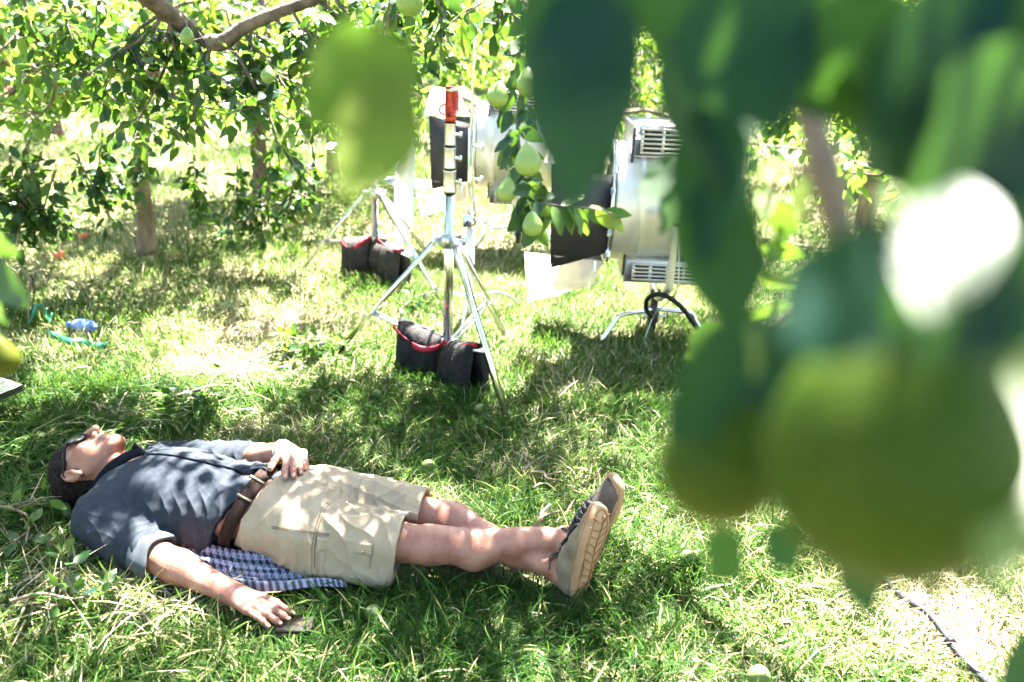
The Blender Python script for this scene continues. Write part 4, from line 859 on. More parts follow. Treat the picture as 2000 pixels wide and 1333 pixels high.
def on_shorts(x, ang, off):     # a point on the near thigh: angle 0 = outward (-y), 90 = up
    c = V(x, -.082+.02*(x/.32), .108-.008*x/.32); d = V(0, -math.cos(ang), math.sin(ang)); R_ = HV-c; t = R_@d; k = (np.abs(R_[:, 0]) < .012) & (np.linalg.norm(R_-t[:, None]*d, axis=1) < .014) & (t > 0)
    rr = t[k].mean() if k.any() else .1; return c+d*(rr+off)
def patch(x0, x1, a0, a1, off, nx=14, na=12): 
    P = np.array([[on_shorts(x, a, off) for a in np.linspace(a0, a1, na)] for x in np.linspace(x0, x1, nx)])
    for _ in range(3): P[1:-1] = (P[:-2]+2*P[1:-1]+P[2:])/4; P[:, 1:-1] = (P[:, :-2]+2*P[:, 1:-1]+P[:, 2:])/4
    return P
pk = MB(); pk.sheet(patch(.125, .265, -.62, .42, .007), .006); pk.sheet(patch(.120, .270, .22, .55, .012, na=6), .005)
pko = W2(pk).build('cargo_pocket', M['shorts'], st, smooth=True)
for x, a in ((.150, .30), (.245, .30)): P = on_shorts(x, a, .0165); W2(MB().lathe([(.0001, .002), (.0035, .002), (.005, 0), (.005, -.004), (.0001, -.004)], P, np.array([[1, 0, 0], [0, math.sin(a), -math.cos(a)], [0, math.cos(a), math.sin(a)]]).T if 0 else np.array([[1, 0, 0], [0, -math.sin(a), -math.cos(a)], [0, -math.cos(a), math.sin(a)]]).T, 12)).build('snap', M['brass'], pko, smooth=True)
se = MB()
for x in (.105, .112): se.tube([on_shorts(x, a, .0012) for a in np.linspace(-.7, 1.7, 30)], .0011, 5)
for a in (.62, .66): se.tube([on_shorts(x, a, .0012) for x in np.linspace(-.02, .30, 34)], .0010, 5)
se.tube([on_shorts(.288, a, .0010) for a in np.linspace(-.9, 2.3, 40)], .0009, 5)
W2(se).build('seams', M['seam'], st, smooth=True)

# belt
def band_ring(off, n=64, hw=.019, rx=.150, rz=.098, gap=None):
    rows = []
    for t in np.linspace(0, 2*math.pi, n+1):
        y = rx*math.cos(t); z = .113+rz*math.sin(t); rows.append([(y, z)])
    out = []
    for w_, o_ in ((-1, 0), (-1, 1), (1, 1), (1, 0), (-1, 0)):
        out.append([V(-.205+.42*(.113+rz*math.sin(t)-.05)+.012+w_*hw*.9, (rx+off+.004*o_)*math.cos(t), .113+(rz+off+.004*o_)*math.sin(t)-w_*hw*.42) for t in np.linspace(0, 2*math.pi, n+1)])
    return np.array(out)
bl = MB(); bl.grid(band_ring(.0105)); W2(bl).build('belt', M['belt'], man, smooth=False)
for t in (2.2-2*math.pi, 1.75, 3.95):
    pts = []
    for w_ in np.linspace(-1.25, 1.25, 7):
        z0 = .113+.098*math.sin(t); pts.append(V(-.205+.42*(z0-.05)+.012+w_*.019*.9, (.150+.0175+.002*(1-w_*w_))*math.cos(t), .113+(.098+.0175)*math.sin(t)-w_*.019*.42))
    W2(MB().tube(pts, .0045, 4, flat=.3, sq=True, upv=(0, math.cos(t), math.sin(t)))).build('belt_loop', M['shorts'], st, smooth=False)
# woven bracelet on the far wrist
br = MB(); c = V(*FW)+nrm(V(*FW)-V(*FE))*-.012; d = nrm(V(*FW)-V(*FE)); u = nrm(np.cross(d, V(0, 0, 1))); w3 = np.cross(u, d)
br.tube([c+.0315*(u*math.cos(t)+w3*math.sin(t)) for t in np.linspace(0, 2*math.pi, 25)], .0048, 6); W2(br).build('bracelet', mat('pale_bracelet', (.75, .68, .72), .5), man, smooth=True)

# shoes
def shoe(fr, upper_mat, name_lbl, sidesign):
    P0, f, l, u = fr; T = lambda x, y, z: P0+x*f+y*l+z*u; Lh = .285
    root = thing('sneaker', None, None); del_ = None
    FM = np.stack([f, l, u]); c = T(.14, 0, .06); g = SDF(c-.19, c+.19, .0022)
    tp = lambda *a: tuple(T(*a))
    g.cap(tp(.040, 0, .040), tp(.085, 0, .050), .037, .041, k=.02); g.cap(tp(.085, 0, .046), tp(.16, -.004*sidesign, .034), .043, .042, k=.025); g.cap(tp(.16, -.003*sidesign, .034), tp(.232, .003*sidesign, .026), .043, .040, k=.02, flat=.80, fv=u)
    g.cap(tp(.033, 0, .04), tp(.038, 0, .082), .036, .036, k=.02); g.cap(tp(.07, 0, .06), tp(.115, 0, .068), .036, .030, k=.02)
    x_ = lambda X, Y, Z: [((X-P0[0])*a[0]+(Y-P0[1])*a[1]+(Z-P0[2])*a[2]) for a in (f, l, u)]
    g.fn(lambda X, Y, Z: x_(X, Y, Z)[2]-.018, c-.19, c+.19, .002)                                   # flat against the sole
    g.fn(lambda X, Y, Z: -(x_(X, Y, Z)[2]-(.088-.10*np.clip(x_(X, Y, Z)[0]-.02, 0, .06)*.0)), c-.19, c+.19, .003)  # collar line
    g.cap(tp(.050, 0, .062), tp(.060, 0, .14), .031, .036, k=.006, mode='sub')
    v, q = g.mesh(); n_ = vnormals(v, q); v = v+n_*(.0007*noise(v, 90, 5)+.0015*noise(v, 30, 6))[:, None]
    b = MB(); b.add(body2w(v), q); up_ = b.build('sneaker', M[upper_mat], man, smooth=True)
    bpy.data.objects.remove(root)
    # sole: outline swept up
    n = 44; ang = np.linspace(0, 2*math.pi, n, endpoint=False); out = []
    def outl(a, g_=0):
        x = .1425+(.1455+g_)*math.cos(a); s_ = math.sin(a); wd = (.046+.008*math.cos(a)-.010*math.exp(-((x-.105)/.05)**2)*(1 if s_*sidesign > 0 else .3))+g_; return x, wd*np.sign(s_)*abs(s_)**.72
    b = MB(); rows = []
    for z, g_ in ((.000, -.012), (.000, -.004), (.004, .0), (.022, .0015), (.028, -.001), (.028, -.014)):
        rows.append([T(*outl(a, g_), z+.016*max(0, (outl(a)[0]-.21)/.08)**2+.004*max(0, (.04-outl(a)[0])/.04)) for a in list(ang)+[0]])
    b.grid(np.array(rows)); bot = [T(*outl(a, -.012), .016*max(0, (outl(a)[0]-.21)/.08)**2+.004*max(0, (.04-outl(a)[0])/.04)) for a in ang]
    h = n//2; t_ = [[T(*[outl(ang[i], -.012)[0]], s_*outl(ang[i], -.012)[1], .0003+.016*max(0, (outl(ang[i])[0]-.21)/.08)**2+.004*max(0, (.04-outl(ang[i])[0])/.04)) for s_ in (1, .5, 0, -.5, -1)] for i in range(0, h+1)]
    b.grid(np.array(t_)); W2(b).build('sole', M['sole'], up_, smooth=True)
    tr = MB()
    def bz(x): return .016*max(0, (x-.21)/.08)**2+.004*max(0, (.04-x)/.04)-.0006
    hwf = lambda x: .037+.007*math.cos((x-.2)*14)-.006*math.exp(-((x-.1)/.05)**2)-.02*max(0, (x-.25)/.03)-.014*max(0, (.03-x)/.03)
    ctr = lambda x: sidesign*(.010+.006*math.sin(x*26))
    tr.tube([T(x, ctr(x), bz(x)) for x in np.linspace(.02, .262, 30)], .0017, 5)
    for i, x in enumerate(np.linspace(.022, .238, 10)):
        for s_ in (-1, 1):
            e = s_*hwf(x+.024); n_ = 7
            tr.tube([T(x+.026*t+.003*math.sin(4*t+i), ctr(x)*(1-t)+e*t, bz(x+.026*t)) for t in np.linspace(0, 1 if (i+s_) % 3 else .7, n_)], .0015, 5)
    for g0 in (-.0115,): tr.tube([T(*outl(a, g0), bz(outl(a)[0])) for a in np.linspace(0, 2*math.pi, 60)], .0013, 5)
    tr.tube([T(*outl(a, .0012), .0205+.016*max(0, (outl(a)[0]-.21)/.08)**2) for a in np.linspace(0, 2*math.pi, 50)], .0013, 5)
    W2(tr).build('tread', M['gum'], up_, smooth=True)
    # tongue, eyestay and laces
    def topz(x, y):
        k = (np.abs((v-P0)@f-x) < .005) & (np.abs((v-P0)@l-y) < .005); zz = ((v-P0)@u)[k]; return zz.max() if len(zz) else .07
    tg = MB(); P = [[T(x, y, topz(x, y*.9)+.003+(.018*max(0, (.10-x)/.05) if x < .1 else 0)) for y in np.linspace(-.022, .022, 7)] for x in np.linspace(.060, .195, 12)]; tg.sheet(np.array(P), .004); W2(tg).build('tongue', M['tongue'], up_, smooth=True)
    la = MB()
    for i, x in enumerate(np.linspace(.095, .185, 6)):
        for s_ in (-1, 1): la.tube(curve([T(x, -.024*s_, topz(x, -.022*s_)+.004), T(x+.008, 0, topz(x+.008, 0)+.011), T(x+.016, .024*s_, topz(x+.016, .022*s_)+.004)], 7), .0032, 5, flat=.5)
    for s_ in (-1, 1):
        la.tube(curve([T(.092, 0, .098), T(.085, s_*.022, .112), T(.07, s_*.04, .105), T(.082, s_*.03, .096), T(.092, 0, .098)], 14), .0026, 5)
        la.tube(curve([T(.092, 0, .098), T(.08, s_*.03, .108), T(.06, s_*.055, .085)], 8), .0022, 5)
    la.tube([T(.093, -.006, .100), T(.093, .006, .100)], .006, 8); W2(la).build('laces', M['lace'], up_, smooth=True)
    return up_
o = shoe(LS, 'suede', '', 1); o['label'] = 'beige suede sneaker with its cream treaded sole turned to view'
o = shoe(RS, 'suede_dark', '', -1); o['label'] = 'brown sneaker with dark laces behind the other shoe'
keep(man)

# scarf under his back (its own thing)
nx, ny = 220, 70; U = np.linspace(0, 1, nx); Vv = np.linspace(0, 1, ny); cen = curve([(-.40, -.215, .03), (-.30, -.205, .035), (-.20, -.205, .032), (-.10, -.205, .028), (.0, -.190, .026), (.09, -.165, .028), (.16, -.15, .02)], nx)
P = np.zeros((nx, ny, 3)); cc = np.zeros((nx, ny, 4)); cc[..., 3] = 1
for j, w_ in enumerate(Vv):
    s_ = (w_-.5); wid = .15-.055*U; P[:, j] = cen+np.stack([-.10*s_+0*U, wid*s_*1.0+0*U, .030*np.clip(s_+.1, 0, 1)+.010*np.sin(18*s_+3*U)+.005*np.sin(40*s_+5*U)*np.sin(9*U)], 1)
P[..., 2] += .012
lu = U[:, None]*.60/.0105; lv = Vv[None, :]*.15/.0105; a = (np.floor(lu) % 2).astype(bool); b_ = (np.floor(lv) % 2).astype(bool); hd = ((np.floor(lu*3) + np.floor(lv*3)) % 2).astype(bool)
wht = np.where(a & b_, 1.0, np.where(a | b_, np.where(hd, .85, .1), .0)); edge = (Vv < .10)[None, :] | (Vv > .9)[None, :]; wht = np.where(edge, np.where(a, .9, .15)+0*lv, wht)
lite = V(.24, .25, .34); drk = V(.003, .004, .018); cc[..., :3] = drk+(lite-drk)*wht[..., None]
sc_ = MB(); sc_.sheet(body2w(P.reshape(-1, 3)).reshape(P.shape), .003); sc_.c = [np.concatenate([cc.reshape(-1, 4)]*2)]
tag(sc_.build('scarf', M['scarf'], smooth=True, col=True), 'blue black and white checked scarf spread under the lying man', 'scarf')
# wallet under the finger tips
wl = MB(); c = body2w(V(.125, -.350, .012)); X_ = nrm(BX*.93+BY*.2); R_ = np.stack([X_, np.cross(V(0, 0, 1), X_), V(0, 0, 1)]).T
wl.box(c, (.095, .062, .010), R_, .003); wl.box(c+V(0, 0, .0078), (.093, .060, .005), R_, .0015); tag(wl.build('wallet', mat('brown_leather', (.014, .009, .007), .6, spec=.12, bump=.4, bscale=90)), 'dark brown leather wallet lying in the grass under his finger tips', 'wallet')
# ------------------------------------------------------------------ near trees: the one off to the left and the one the camera stands under
def pear(name, c, size, axis, parent, m_='pear', label=None, seed=0):
    """size = widest diameter; axis points to the stem"""
    ax = nrm(V(*axis)); s_ = nrm(np.cross(ax, V(.3, 1, .1))); R_ = np.stack([s_, np.cross(ax, s_), ax]).T; r_ = size/2
    T = np.linspace(0, math.pi, 26); prof = []
    for t in T: z = -math.cos(t); prof.append((max(.0001, r_*math.sin(t)*(1-.30*max(0, z)**1.5)*(1+.04*math.sin(t*2))), r_*(z*1.08+.28*max(0, z)**2)-(-.14*r_ if abs(math.sin(t)) < .13 and z < 0 else 0)))
    b = MB(); b.lathe(prof, c, R_, 32); v = b.v[0]; v += nrm(v-c)*(r_*.035*noise(v, 30, seed))[:, None]; o = b.build(name, M[m_], parent, smooth=True)
    top = c+ax*r_*1.34; st = MB(); st.tube(curve([c+ax*r_*1.15, top, top+ax*.012+s_*.003, top+ax*.024+s_*.009], 8), [.0022, .0018, .0016, .0016, .0017, .0018, .002, .0026], 6); st.build('stalk', M['stem_green'], o, smooth=True)
    cx = MB(); cx.lathe([(.0001, -.001), (r_*.14, -.001), (r_*.16, -.004), (.0001, -.005)], c-ax*r_*.93, R_, 8); cx.build('calyx', M['bark_dark'], o)
    if label: o['label'] = label
    return o
rA = np.random.default_rng(77)
class NearTree:
    def __init__(s, name, base, th, tr, lean, label, seed):
        s.t = thing(name, label, 'tree', base, 'orchard pear trees'); s.b = V(*base); s.r = np.random.default_rng(seed); s.br = MB(); s.cr = MB(); s.pts = []
        P = curve([s.b+V(0, 0, -.05), s.b+V(lean[0]*.3, lean[1]*.3, th*.4), s.b+V(lean[0], lean[1], th)], 10); tb = MB(); tb.tube(P, tr*(1+.5*np.exp(-np.linspace(0, 1, 10)*6)-.15*np.linspace(0, 1, 10)), 16)
        tb.build('trunk', M['bark'], s.t, smooth=True); s.top = P[-1]; s.tr = tr
    def limb(s, pts, r0, r1, n=40, wob=.012):
        P = curve([s.top]+[V(*p) for p in pts], n); P = P+wob*noise(np.stack([np.linspace(0, 6, n)]*3, 1)+V(0, 9, 3), 1.3, len(s.pts))[:, None]*V(1, .5, 1); s.br.tube(P, (r0 if np.ndim(r0) else np.linspace(r0, r1, n))*(1+.10*noise(P, 18, 3)), 12); s.pts.append(P); return P
    def sub(s, a, d, L_, up, r0=.009, k=6, n=None, Ls=.07, det=3, wob=.15, leafn=14, tw=5, ends=True, twl=(.12, .28), drp=.5):
        P = limb_path(s.r, a, d, L_, up, k, wob); s.br.tube(P, np.linspace(r0, .0025, len(P)), 6)
        for j in range(tw):
            i = int(s.r.uniform(.1, 1)*(len(P)-2)); dd = nrm(P[i+1]-P[i]+1.0*rdir(s.r, 1)[0]+V(0, 0, -.2)); T = limb_path(s.r, P[i], dd, s.r.uniform(*twl), -.8*s.r.random(), 3); s.br.tube(T, np.linspace(.0035, .0016, len(T)), 4, cap=False)
            leaf_twig(s.cr, T, s.r, leafn, Ls, det, droop=drp)
        if ends: leaf_twig(s.cr, P, s.r, leafn*2, Ls, det, droop=drp)
        return P
    def near(s, p): 
        A = np.concatenate([P[8:] for P in s.pts]); return A[np.argmin(np.linalg.norm(A-p, axis=1)+.6*np.abs(A[:, 2]-p[2]))]
    def done(s):
        s.br.build('branches', M['bark_dark'], s.t, smooth=True); s.cr.build('crown', M['leaf'], s.t, col=True, smooth=False)
TA = NearTree('pear_tree', (-3.1, 3.1, 0), .85, .085, (.05, 0), 'nearer left pear tree whose thick dark limb crosses the top of the view', 201)
TBt = NearTree('pear_tree', (2.1, .75, 0), .95, .085, (-.05, .05), 'pear tree over the camera with blurred leaves and big pears close by', 202)
# limb across the top left of the view
LA = TA.limb([(-2.5, 2.95, 1.55), (-1.75, 2.85, 1.82), atd(355, 52, 3.30), atd(425, 84, 3.24), atd(480, 52, 3.22), atd(575, 12, 3.18), atd(700, -35, 3.12), atd(830, -60, 3.00)], np.concatenate([np.linspace(.050, .036, 25), np.linspace(.035, .014, 35)]), 0, 60)
for (px, py, d, dx, dy, L_) in ((250, 10, 2.9, .1, .9, .40), (300, 20, 2.8, -.5, .7, .40), (360, 40, 2.8, -.1, 1, .45), (400, 70, 2.7, -.2, 1, .30), (430, 90, 2.6, .4, .7, .50), (480, 55, 2.7, .3, .8, .42), (520, 30, 2.6, .5, .6, .45), (560, 15, 2.6, .2, .7, .40),
                               (600, 0, 2.6, .7, .5, .38), (650, -20, 2.6, .5, .6, .32), (700, -30, 2.6, .8, .5, .30), (760, -50, 2.5, .3, .6, .26), (820, -60, 2.5, .6, .6, .30), (340, 0, 2.8, -.7, .2, .4), (470, 0, 2.8, .1, .3, .35), (620, -30, 2.7, 0, .6, .32), (200, -20, 2.9, -.2, .9, .40), (120, -40, 2.9, 0, .9, .35), (40, -40, 2.9, -.1, .9, .35)):
    a = atd(px, py, d*1.2); TA.sub(TA.near(a) if 240 < px < 840 else a, nrm(dx*RIGHT-dy*UP*.8+.2*rdir(TA.r, 1)[0]), L_*1.15, -.5, Ls=.072, tw=6, leafn=9, twl=(.10, .2))
for px, py, d in ((523, 148, 2.5), (745, 48, 2.5), (695, 70, 2.4), (365, 72, 2.5)): pear('pear', atd(px, py, d*1.15), .050, (.1, .1, 1), TA.t, seed=px)
# overhead limbs (outside the view) that throw the dappled shade
for pts in (((-2.6, 3.3, 1.9), (-1.9, 3.6, 2.4), (-.9, 3.9, 2.65), (.2, 4.2, 2.8)), ((-2.8, 2.7, 1.9), (-2.2, 2.4, 2.3), (-1.3, 2.6, 2.5), (-.3, 2.9, 2.6)), ((-3.0, 3.9, 1.9), (-2.4, 4.5, 2.4), (-1.4, 4.9, 2.7), (-.4, 5.2, 2.9)), ((-2.9, 2.2, 1.8), (-2.3, 1.5, 2.2), (-1.5, 1.1, 2.4))): TA.limb(pts, .04, .010)
for pts in (((1.9, 1.5, 1.9), (1.3, 2.6, 2.5), (.7, 3.6, 2.7), (.2, 4.5, 2.8)), ((1.7, 1.0, 1.9), (.9, 1.4, 2.4), (.0, 2.2, 2.6), (-.8, 3.0, 2.6)), ((1.6, .6, 1.9), (.8, .4, 2.3), (-.2, .5, 2.5), (-1.2, .9, 2.6)), ((2.3, 1.7, 1.9), (2.0, 2.7, 2.4), (1.7, 3.6, 2.6))): TBt.limb(pts, .04, .010)
def visible(p, m_=40): q = p-CAM; d = q@FWD; return d > .05 and abs(q@RIGHT/d*FPX) < 1000+m_ and abs(q@UP/d*FPX) < 667+m_
SHADE = [((-.50, -.17, .15), 0, .13, .10, .95), ((-.30, -.15, .13), 0, .16, .08, .93), ((.10, -.04, .20), 0, .22, .12, .85), ((.60, .0, .12), 0, .2, .06, .8), (50, 1010, 180, 110, .9), (270, 1055, 120, 45, .95), (230, 1010, 60, 60, .9), (70, 960, 170, 110, .93), (330, 1030, 150, 60, .90), (800, 800, 220, 85, .9), (1020, 860, 160, 75, .82), (1060, 1230, 240, 80, .86), (740, 1230, 110, 80, .92), (960, 1150, 170, 50, .8), (650, 1075, 160, 75, .94), (930, 1085, 180, 60, .94), (1130, 1090, 90, 90, .6), (480, 1010, 90, 50, .88),
         (90, 1170, 120, 50, .75), (330, 1310, 160, 30, .6), (1180, 740, 120, 60, .55), (1300, 1090, 100, 110, .5), (60, 830, 120, 50, .75), (120, 860, 60, 50, .6), (250, 780, 110, 40, .6), (60, 1290, 90, 50, .75), (1650, 950, 200, 120, .45), (1240, 1290, 120, 60, .6), (500, 860, 60, 20, .5), (160, 640, 120, 30, .4), (1500, 700, 200, 100, .5), (620, 740, 60, 30, .5), (350, 1120, 80, 30, .6)]
LIT = [(505, 1200, 50, 25), (400, 1245, 190, 45), (1260, 985, 90, 55), (640, 905, 80, 25), (1560, 1250, 250, 90), (290, 1130, 50, 14), (1010, 1100, 30, 10)]
LITW = []
for (px, py, rx, ry) in LIT: c = atz(px, py, .05); LITW.append((c, np.linalg.norm(atz(px+rx, py)-atz(px, py)), np.linalg.norm(atz(px, py-ry)-atz(px, py))))
for q, a_, b_ in ((V(-.34, .065, .235), .16, .06), (V(-.68, .03, .20), .03, .02)): c = body2w(q); LITW.append((c-SUN*((c[2]-.05)/SUN[2]), a_, b_))
def lit(p): g_ = p-SUN*((p[2]-.05)/SUN[2]); return any(((g_[0]-c[0])/(a+.09))**2+((g_[1]-c[1])/(b+.075))**2 < 1 for c, a, b in LITW)
nsh = 0; HOTS = [(atd(1850, 495, .18), .19), (atd(1992, 880, .215), .14), (atd(700, 220, .36), .07)]
def hot(p): return any(np.linalg.norm((p-h)-SUN*((p-h)@SUN)) < r_ for h, r_ in HOTS)
def fgcol(p): q = p-SUN*((p[2]-1.45)/SUN[2]); return .25 < q[1] < .75 and -.35 < q[0] < .45
for (px, py, rx, ry, cov) in SHADE:  # unseen leaf sprays, placed by the shade map to shape the dapple
    if isinstance(px, tuple): c = body2w(V(*px)); c = c-SUN*((c[2]-.05)/SUN[2]); wx, wy = rx, ry
    else: c = atz(px, py, .05); wx = np.linalg.norm(atz(px+rx, py)-atz(px, py)); wy = np.linalg.norm(atz(px, py-ry)-atz(px, py))
    area = math.pi*wx*wy; n_cl = max(2, int(area*-math.log(1-cov)/.0135))
    for k in range(n_cl):
        a = rA.uniform(0, 2*math.pi); q = math.sqrt(rA.random())*1.02; g_ = c+V(wx*q*math.cos(a), wy*q*math.sin(a), 0)
        z = rA.uniform(2.0, 2.9); p_ = g_+SUN*(z-.05)/SUN[2]
        if visible(p_, 160): z = 3.0; p_ = g_+SUN*(z-.05)/SUN[2]
        if visible(p_, 120) or hot(p_) or lit(p_): continue
        T = TA if p_[0] < -.5 else TBt; src = T.near(p_+V(0, 0, .1)); mid = (src+p_)/2+V(rA.normal(0, .05), rA.normal(0, .05), .06)
        if any(visible(src+(p_-src)*t_, 10) for t_ in (0, .3, .6)): continue
        P = curve([src, mid, p_, p_+V(rA.normal(0, .06), rA.normal(0, .06), -.05)], 10); T.br.tube(P, np.linspace(.005, .0018, 10), 4, cap=False)
        leaf_twig(T.cr, P[6:], T.r, 11, .070, 1, droop=.1); nsh += 1
for (px, py, d, sp, n_) in ((1600, 300, .5, .05, 10), (1640, 430, .45, .04, 8), (1700, 760, .24, .04, 22), (1780, 900, .24, .04, 14), (1450, 860, .33, .05, 5), (1100, 150, .38, .07, 12), (1440, 450, .38, .06, 5), (1850, 250, .3, .07, 20), (1640, 450, .45, .08, 5)):  # unseen sprays added to darken the near pears, leaves and branch
    for k in range(n_):
        c = atd(px, py, d)+rA.normal(0, sp, 3); z = max(2.0, c[2]+.6)+rA.uniform(0, .5); p_ = c+SUN*(z-c[2])/SUN[2]
        if visible(p_, 200) or hot(p_): continue
        src = TBt.near(p_); P = curve([src, (src+p_)/2+V(0, 0, .05), p_, p_+V(rA.normal(0, .05), rA.normal(0, .05), -.04)], 10); TBt.br.tube(P, np.linspace(.005, .0018, 10), 4, cap=False); leaf_twig(TBt.cr, P[6:], TBt.r, 9, .072, 1, droop=.2)
for (px, py, d, L_) in ((20, 300, 4.0, .4), (60, 330, 4.0, .35), (110, 330, 4.1, .38), (150, 300, 4.2, .35), (-20, 250, 3.9, .45), (60, 260, 4.1, .4), (-60, 330, 3.9, .4), (380, 300, 4.6, .35), (470, 330, 4.8, .38), (530, 300, 4.8, .40), (580, 330, 4.8, .30), (500, 380, 4.8, .22), (620, 300, 4.9, .35), (200, 260, 4.2, .35), (300, 240, 4.4, .35)):
    a = atd(px, py, d); TA.sub(a, nrm(-UP+.5*rdir(TA.r, 1)[0]), L_, -.3, r0=.006, Ls=.075, tw=6, leafn=9, twl=(.10, .22), det=2)
# unseen leaf sprays added over and behind the camera to cut sky light
for k in range(620):
    z = rA.uniform(2.25, 3.7); p_ = V(rA.uniform(-3.6, 3.8), rA.uniform(-2.4, 1.30+.56*z), z)
    if visible(p_, 200) or hot(p_) or (fgcol(p_) and rA.random() < .93): continue
    T = TA if p_[0] < -1.2 else TBt; src = T.near(p_); P = curve([src, (src+p_)/2+V(0, 0, .12), p_, p_+V(rA.normal(0, .1), rA.normal(0, .1), -.06)], 9)
    if any(visible(x, 30) for x in P): continue
    T.br.tube(P, np.linspace(.006, .002, 9), 4, cap=False); leaf_twig(T.cr, P[4:], T.r, 16, .10, 0, droop=.1)
print('shade clusters', nsh)
# hanging branch with the pears in focus
Lc = TBt.limb([(1.7, 1.2, 1.9), (.9, 1.7, 2.25), (.25, 1.85, 2.2), atd(1015, -150, 1.85), atd(1028, 20, 1.78), atd(1030, 130, 1.76), atd(1013, 230, 1.75), atd(1014, 290, 1.74), atd(1033, 350, 1.74), atd(1050, 392, 1.73), atd(1046, 430, 1.72)], np.concatenate([np.linspace(.03, .012, 22), np.linspace(.0065, .0035, 48)]), 0, 70, wob=0)
def at_leaf(mb, px, py, d, dx, dy, Ls, W=None, back=0., roll=0., c=None):      # one leaf from its stalk end
    D = nrm(dx*RIGHT-dy*UP+back*FWD); n_ = nrm(-FWD+roll*RIGHT+.3*UP); leaves(mb, np.array([atd(px, py, d)]), np.array([D]), np.array([n_]), Ls, W or Ls*.55, 3, TBt.r, cval=np.array([TBt.r.random()*.7 if c is None else c]))
for (px, py, dx, dy, Ls) in ((1030, 90, -.9, .3, .055), (1030, 120, .3, 1, .05), (1028, 140, .8, .5, .05), (1025, 180, -.3, 1, .05), (1020, 160, .9, .8, .055), (1015, 215, .4, .9, .055), (1015, 235, -1, -.2, .05), (1014, 290, -.6, .8, .055), (1014, 300, -1, .5, .055), (1018, 300, .6, .2, .05), (1020, 320, -.8, .9, .06),
    (1026, 335, -.2, 1, .055), (1030, 345, -1, .3, .05), (1034, 355, .5, .8, .055), (1040, 370, -.4, 1, .055), (1046, 385, -.6, .9, .055), (1048, 392, .2, 1, .06), (1050, 400, .9, .8, .055), (1048, 420, -.8, .8, .055), (1046, 430, .3, 1, .06), (1046, 436, -.5, 1, .06), (1030, 60, .8, .2, .055), (1030, 40, -.8, .6, .055), (1029, 20, .3, 1, .055), (1030, 10, -1, .1, .06),
    (1012, 250, .9, .5, .055), (1012, 270, -.8, .9, .055), (1016, 310, .8, .9, .055), (1022, 330, .9, .4, .055), (1036, 362, -.9, .7, .055), (1044, 384, .9, .3, .055), (1028, 150, -.9, .7, .055), (1016, 200, .8, .9, .055), (1020, 70, -.5, 1, .055), (1034, 358, .1, 1, .055), (1012, 255, -.7, .8, .05), (1040, 380, 1, .1, .05), (1030, 110, -1, .9, .05)):
    at_leaf(TBt.cr, px, py, 1.74+TBt.r.normal(0, .02), dx, dy, Ls*1.05, back=TBt.r.normal(0, .4), roll=TBt.r.normal(0, .6))
for k in range(26):
    t_ = TBt.r.random(); q = [(1029, 60), (1028, 140), (1014, 230), (1014, 290), (1033, 350), (1048, 400), (1046, 436)]; u_ = t_*5.99; i = int(u_); f_ = u_-i; sx = TBt.r.choice([-1, -1, 1])
    at_leaf(TBt.cr, q[i][0]*(1-f_)+q[i+1][0]*f_+sx*TBt.r.uniform(4, 26), q[i][1]*(1-f_)+q[i+1][1]*f_, 1.76+TBt.r.normal(0, .03), sx*TBt.r.uniform(.1, 1), TBt.r.uniform(.5, 1.2), .052, back=TBt.r.normal(0, .4), roll=TBt.r.normal(0, .7))
for px, py, dx, dy in ((1052, 400, 1, .1),):      # side shoot with drooping paler leaves
    P = curve([atd(1050, 395, 1.73), atd(1085, 402, 1.72), atd(1130, 405, 1.70), atd(1175, 412, 1.69), atd(1195, 418, 1.68)], 16); TBt.br.tube(P, np.linspace(.0035, .0015, 16), 6)
for px, py, dx, dy in ((1070, 400, -.2, 1), (1085, 402, .2, 1), (1100, 404, .35, 1), (1110, 404, .1, 1), (1122, 404, .5, 1), (1140, 406, .8, .6), (1150, 408, .9, -.2), (1165, 410, .8, .7), (1178, 412, 1, .2), (1185, 414, .9, .8), (1095, 402, .6, -.3), (1130, 405, .2, 1.0), (1078, 402, .5, .9)):
    at_leaf(TBt.cr, px, py, 1.71+TBt.r.normal(0, .015), dx, dy, .064, .027, back=TBt.r.normal(0, .3), roll=TBt.r.normal(0, .5), c=.8+.2*TBt.r.random())
for (px, py, w_, lab) in ((972, 188, 40, 'speckled green pear hanging left of the middle branch'), (1031, 165, 44, 'paler pear behind the leaf high on the middle branch'), (1031, 316, 50, 'pear half hidden by a dark leaf on the middle branch'), (990, 374, 38, 'speckled pear low on the middle branch'), (1040, 440, 38, None)):
    pear('pear', atd(px, py, 1.68), w_*1.78/FPX, (.15 if px < 1000 else -.1, .1, 1), TBt.t, label=lab, seed=px)
pear('pear', atd(800, 2, 1.9), .066, (0, .1, 1), TBt.t, label='round green pear cut by the top edge of the view', seed=5)
# leafy twigs hanging from above between the limb and the branch
for (px, py, d, dx, dy, L_) in ((780, -60, 2.0, -.1, 1, .22), (980, -70, 1.9, .4, 1, .16), (1070, -80, 1.9, .1, 1, .26), (1130, -60, 2.2, .1, 1, .24), (700, 60, 2.9, .3, .8, .30), (800, 60, 2.9, -.3, .9, .30), (1100, 30, 2.6, -.1, 1, .22)):
    a = atd(px, py, d); TBt.sub(a, nrm(dx*RIGHT-dy*UP), L_, -.2, r0=.004, Ls=.06, tw=4, leafn=6, twl=(.08, .16))
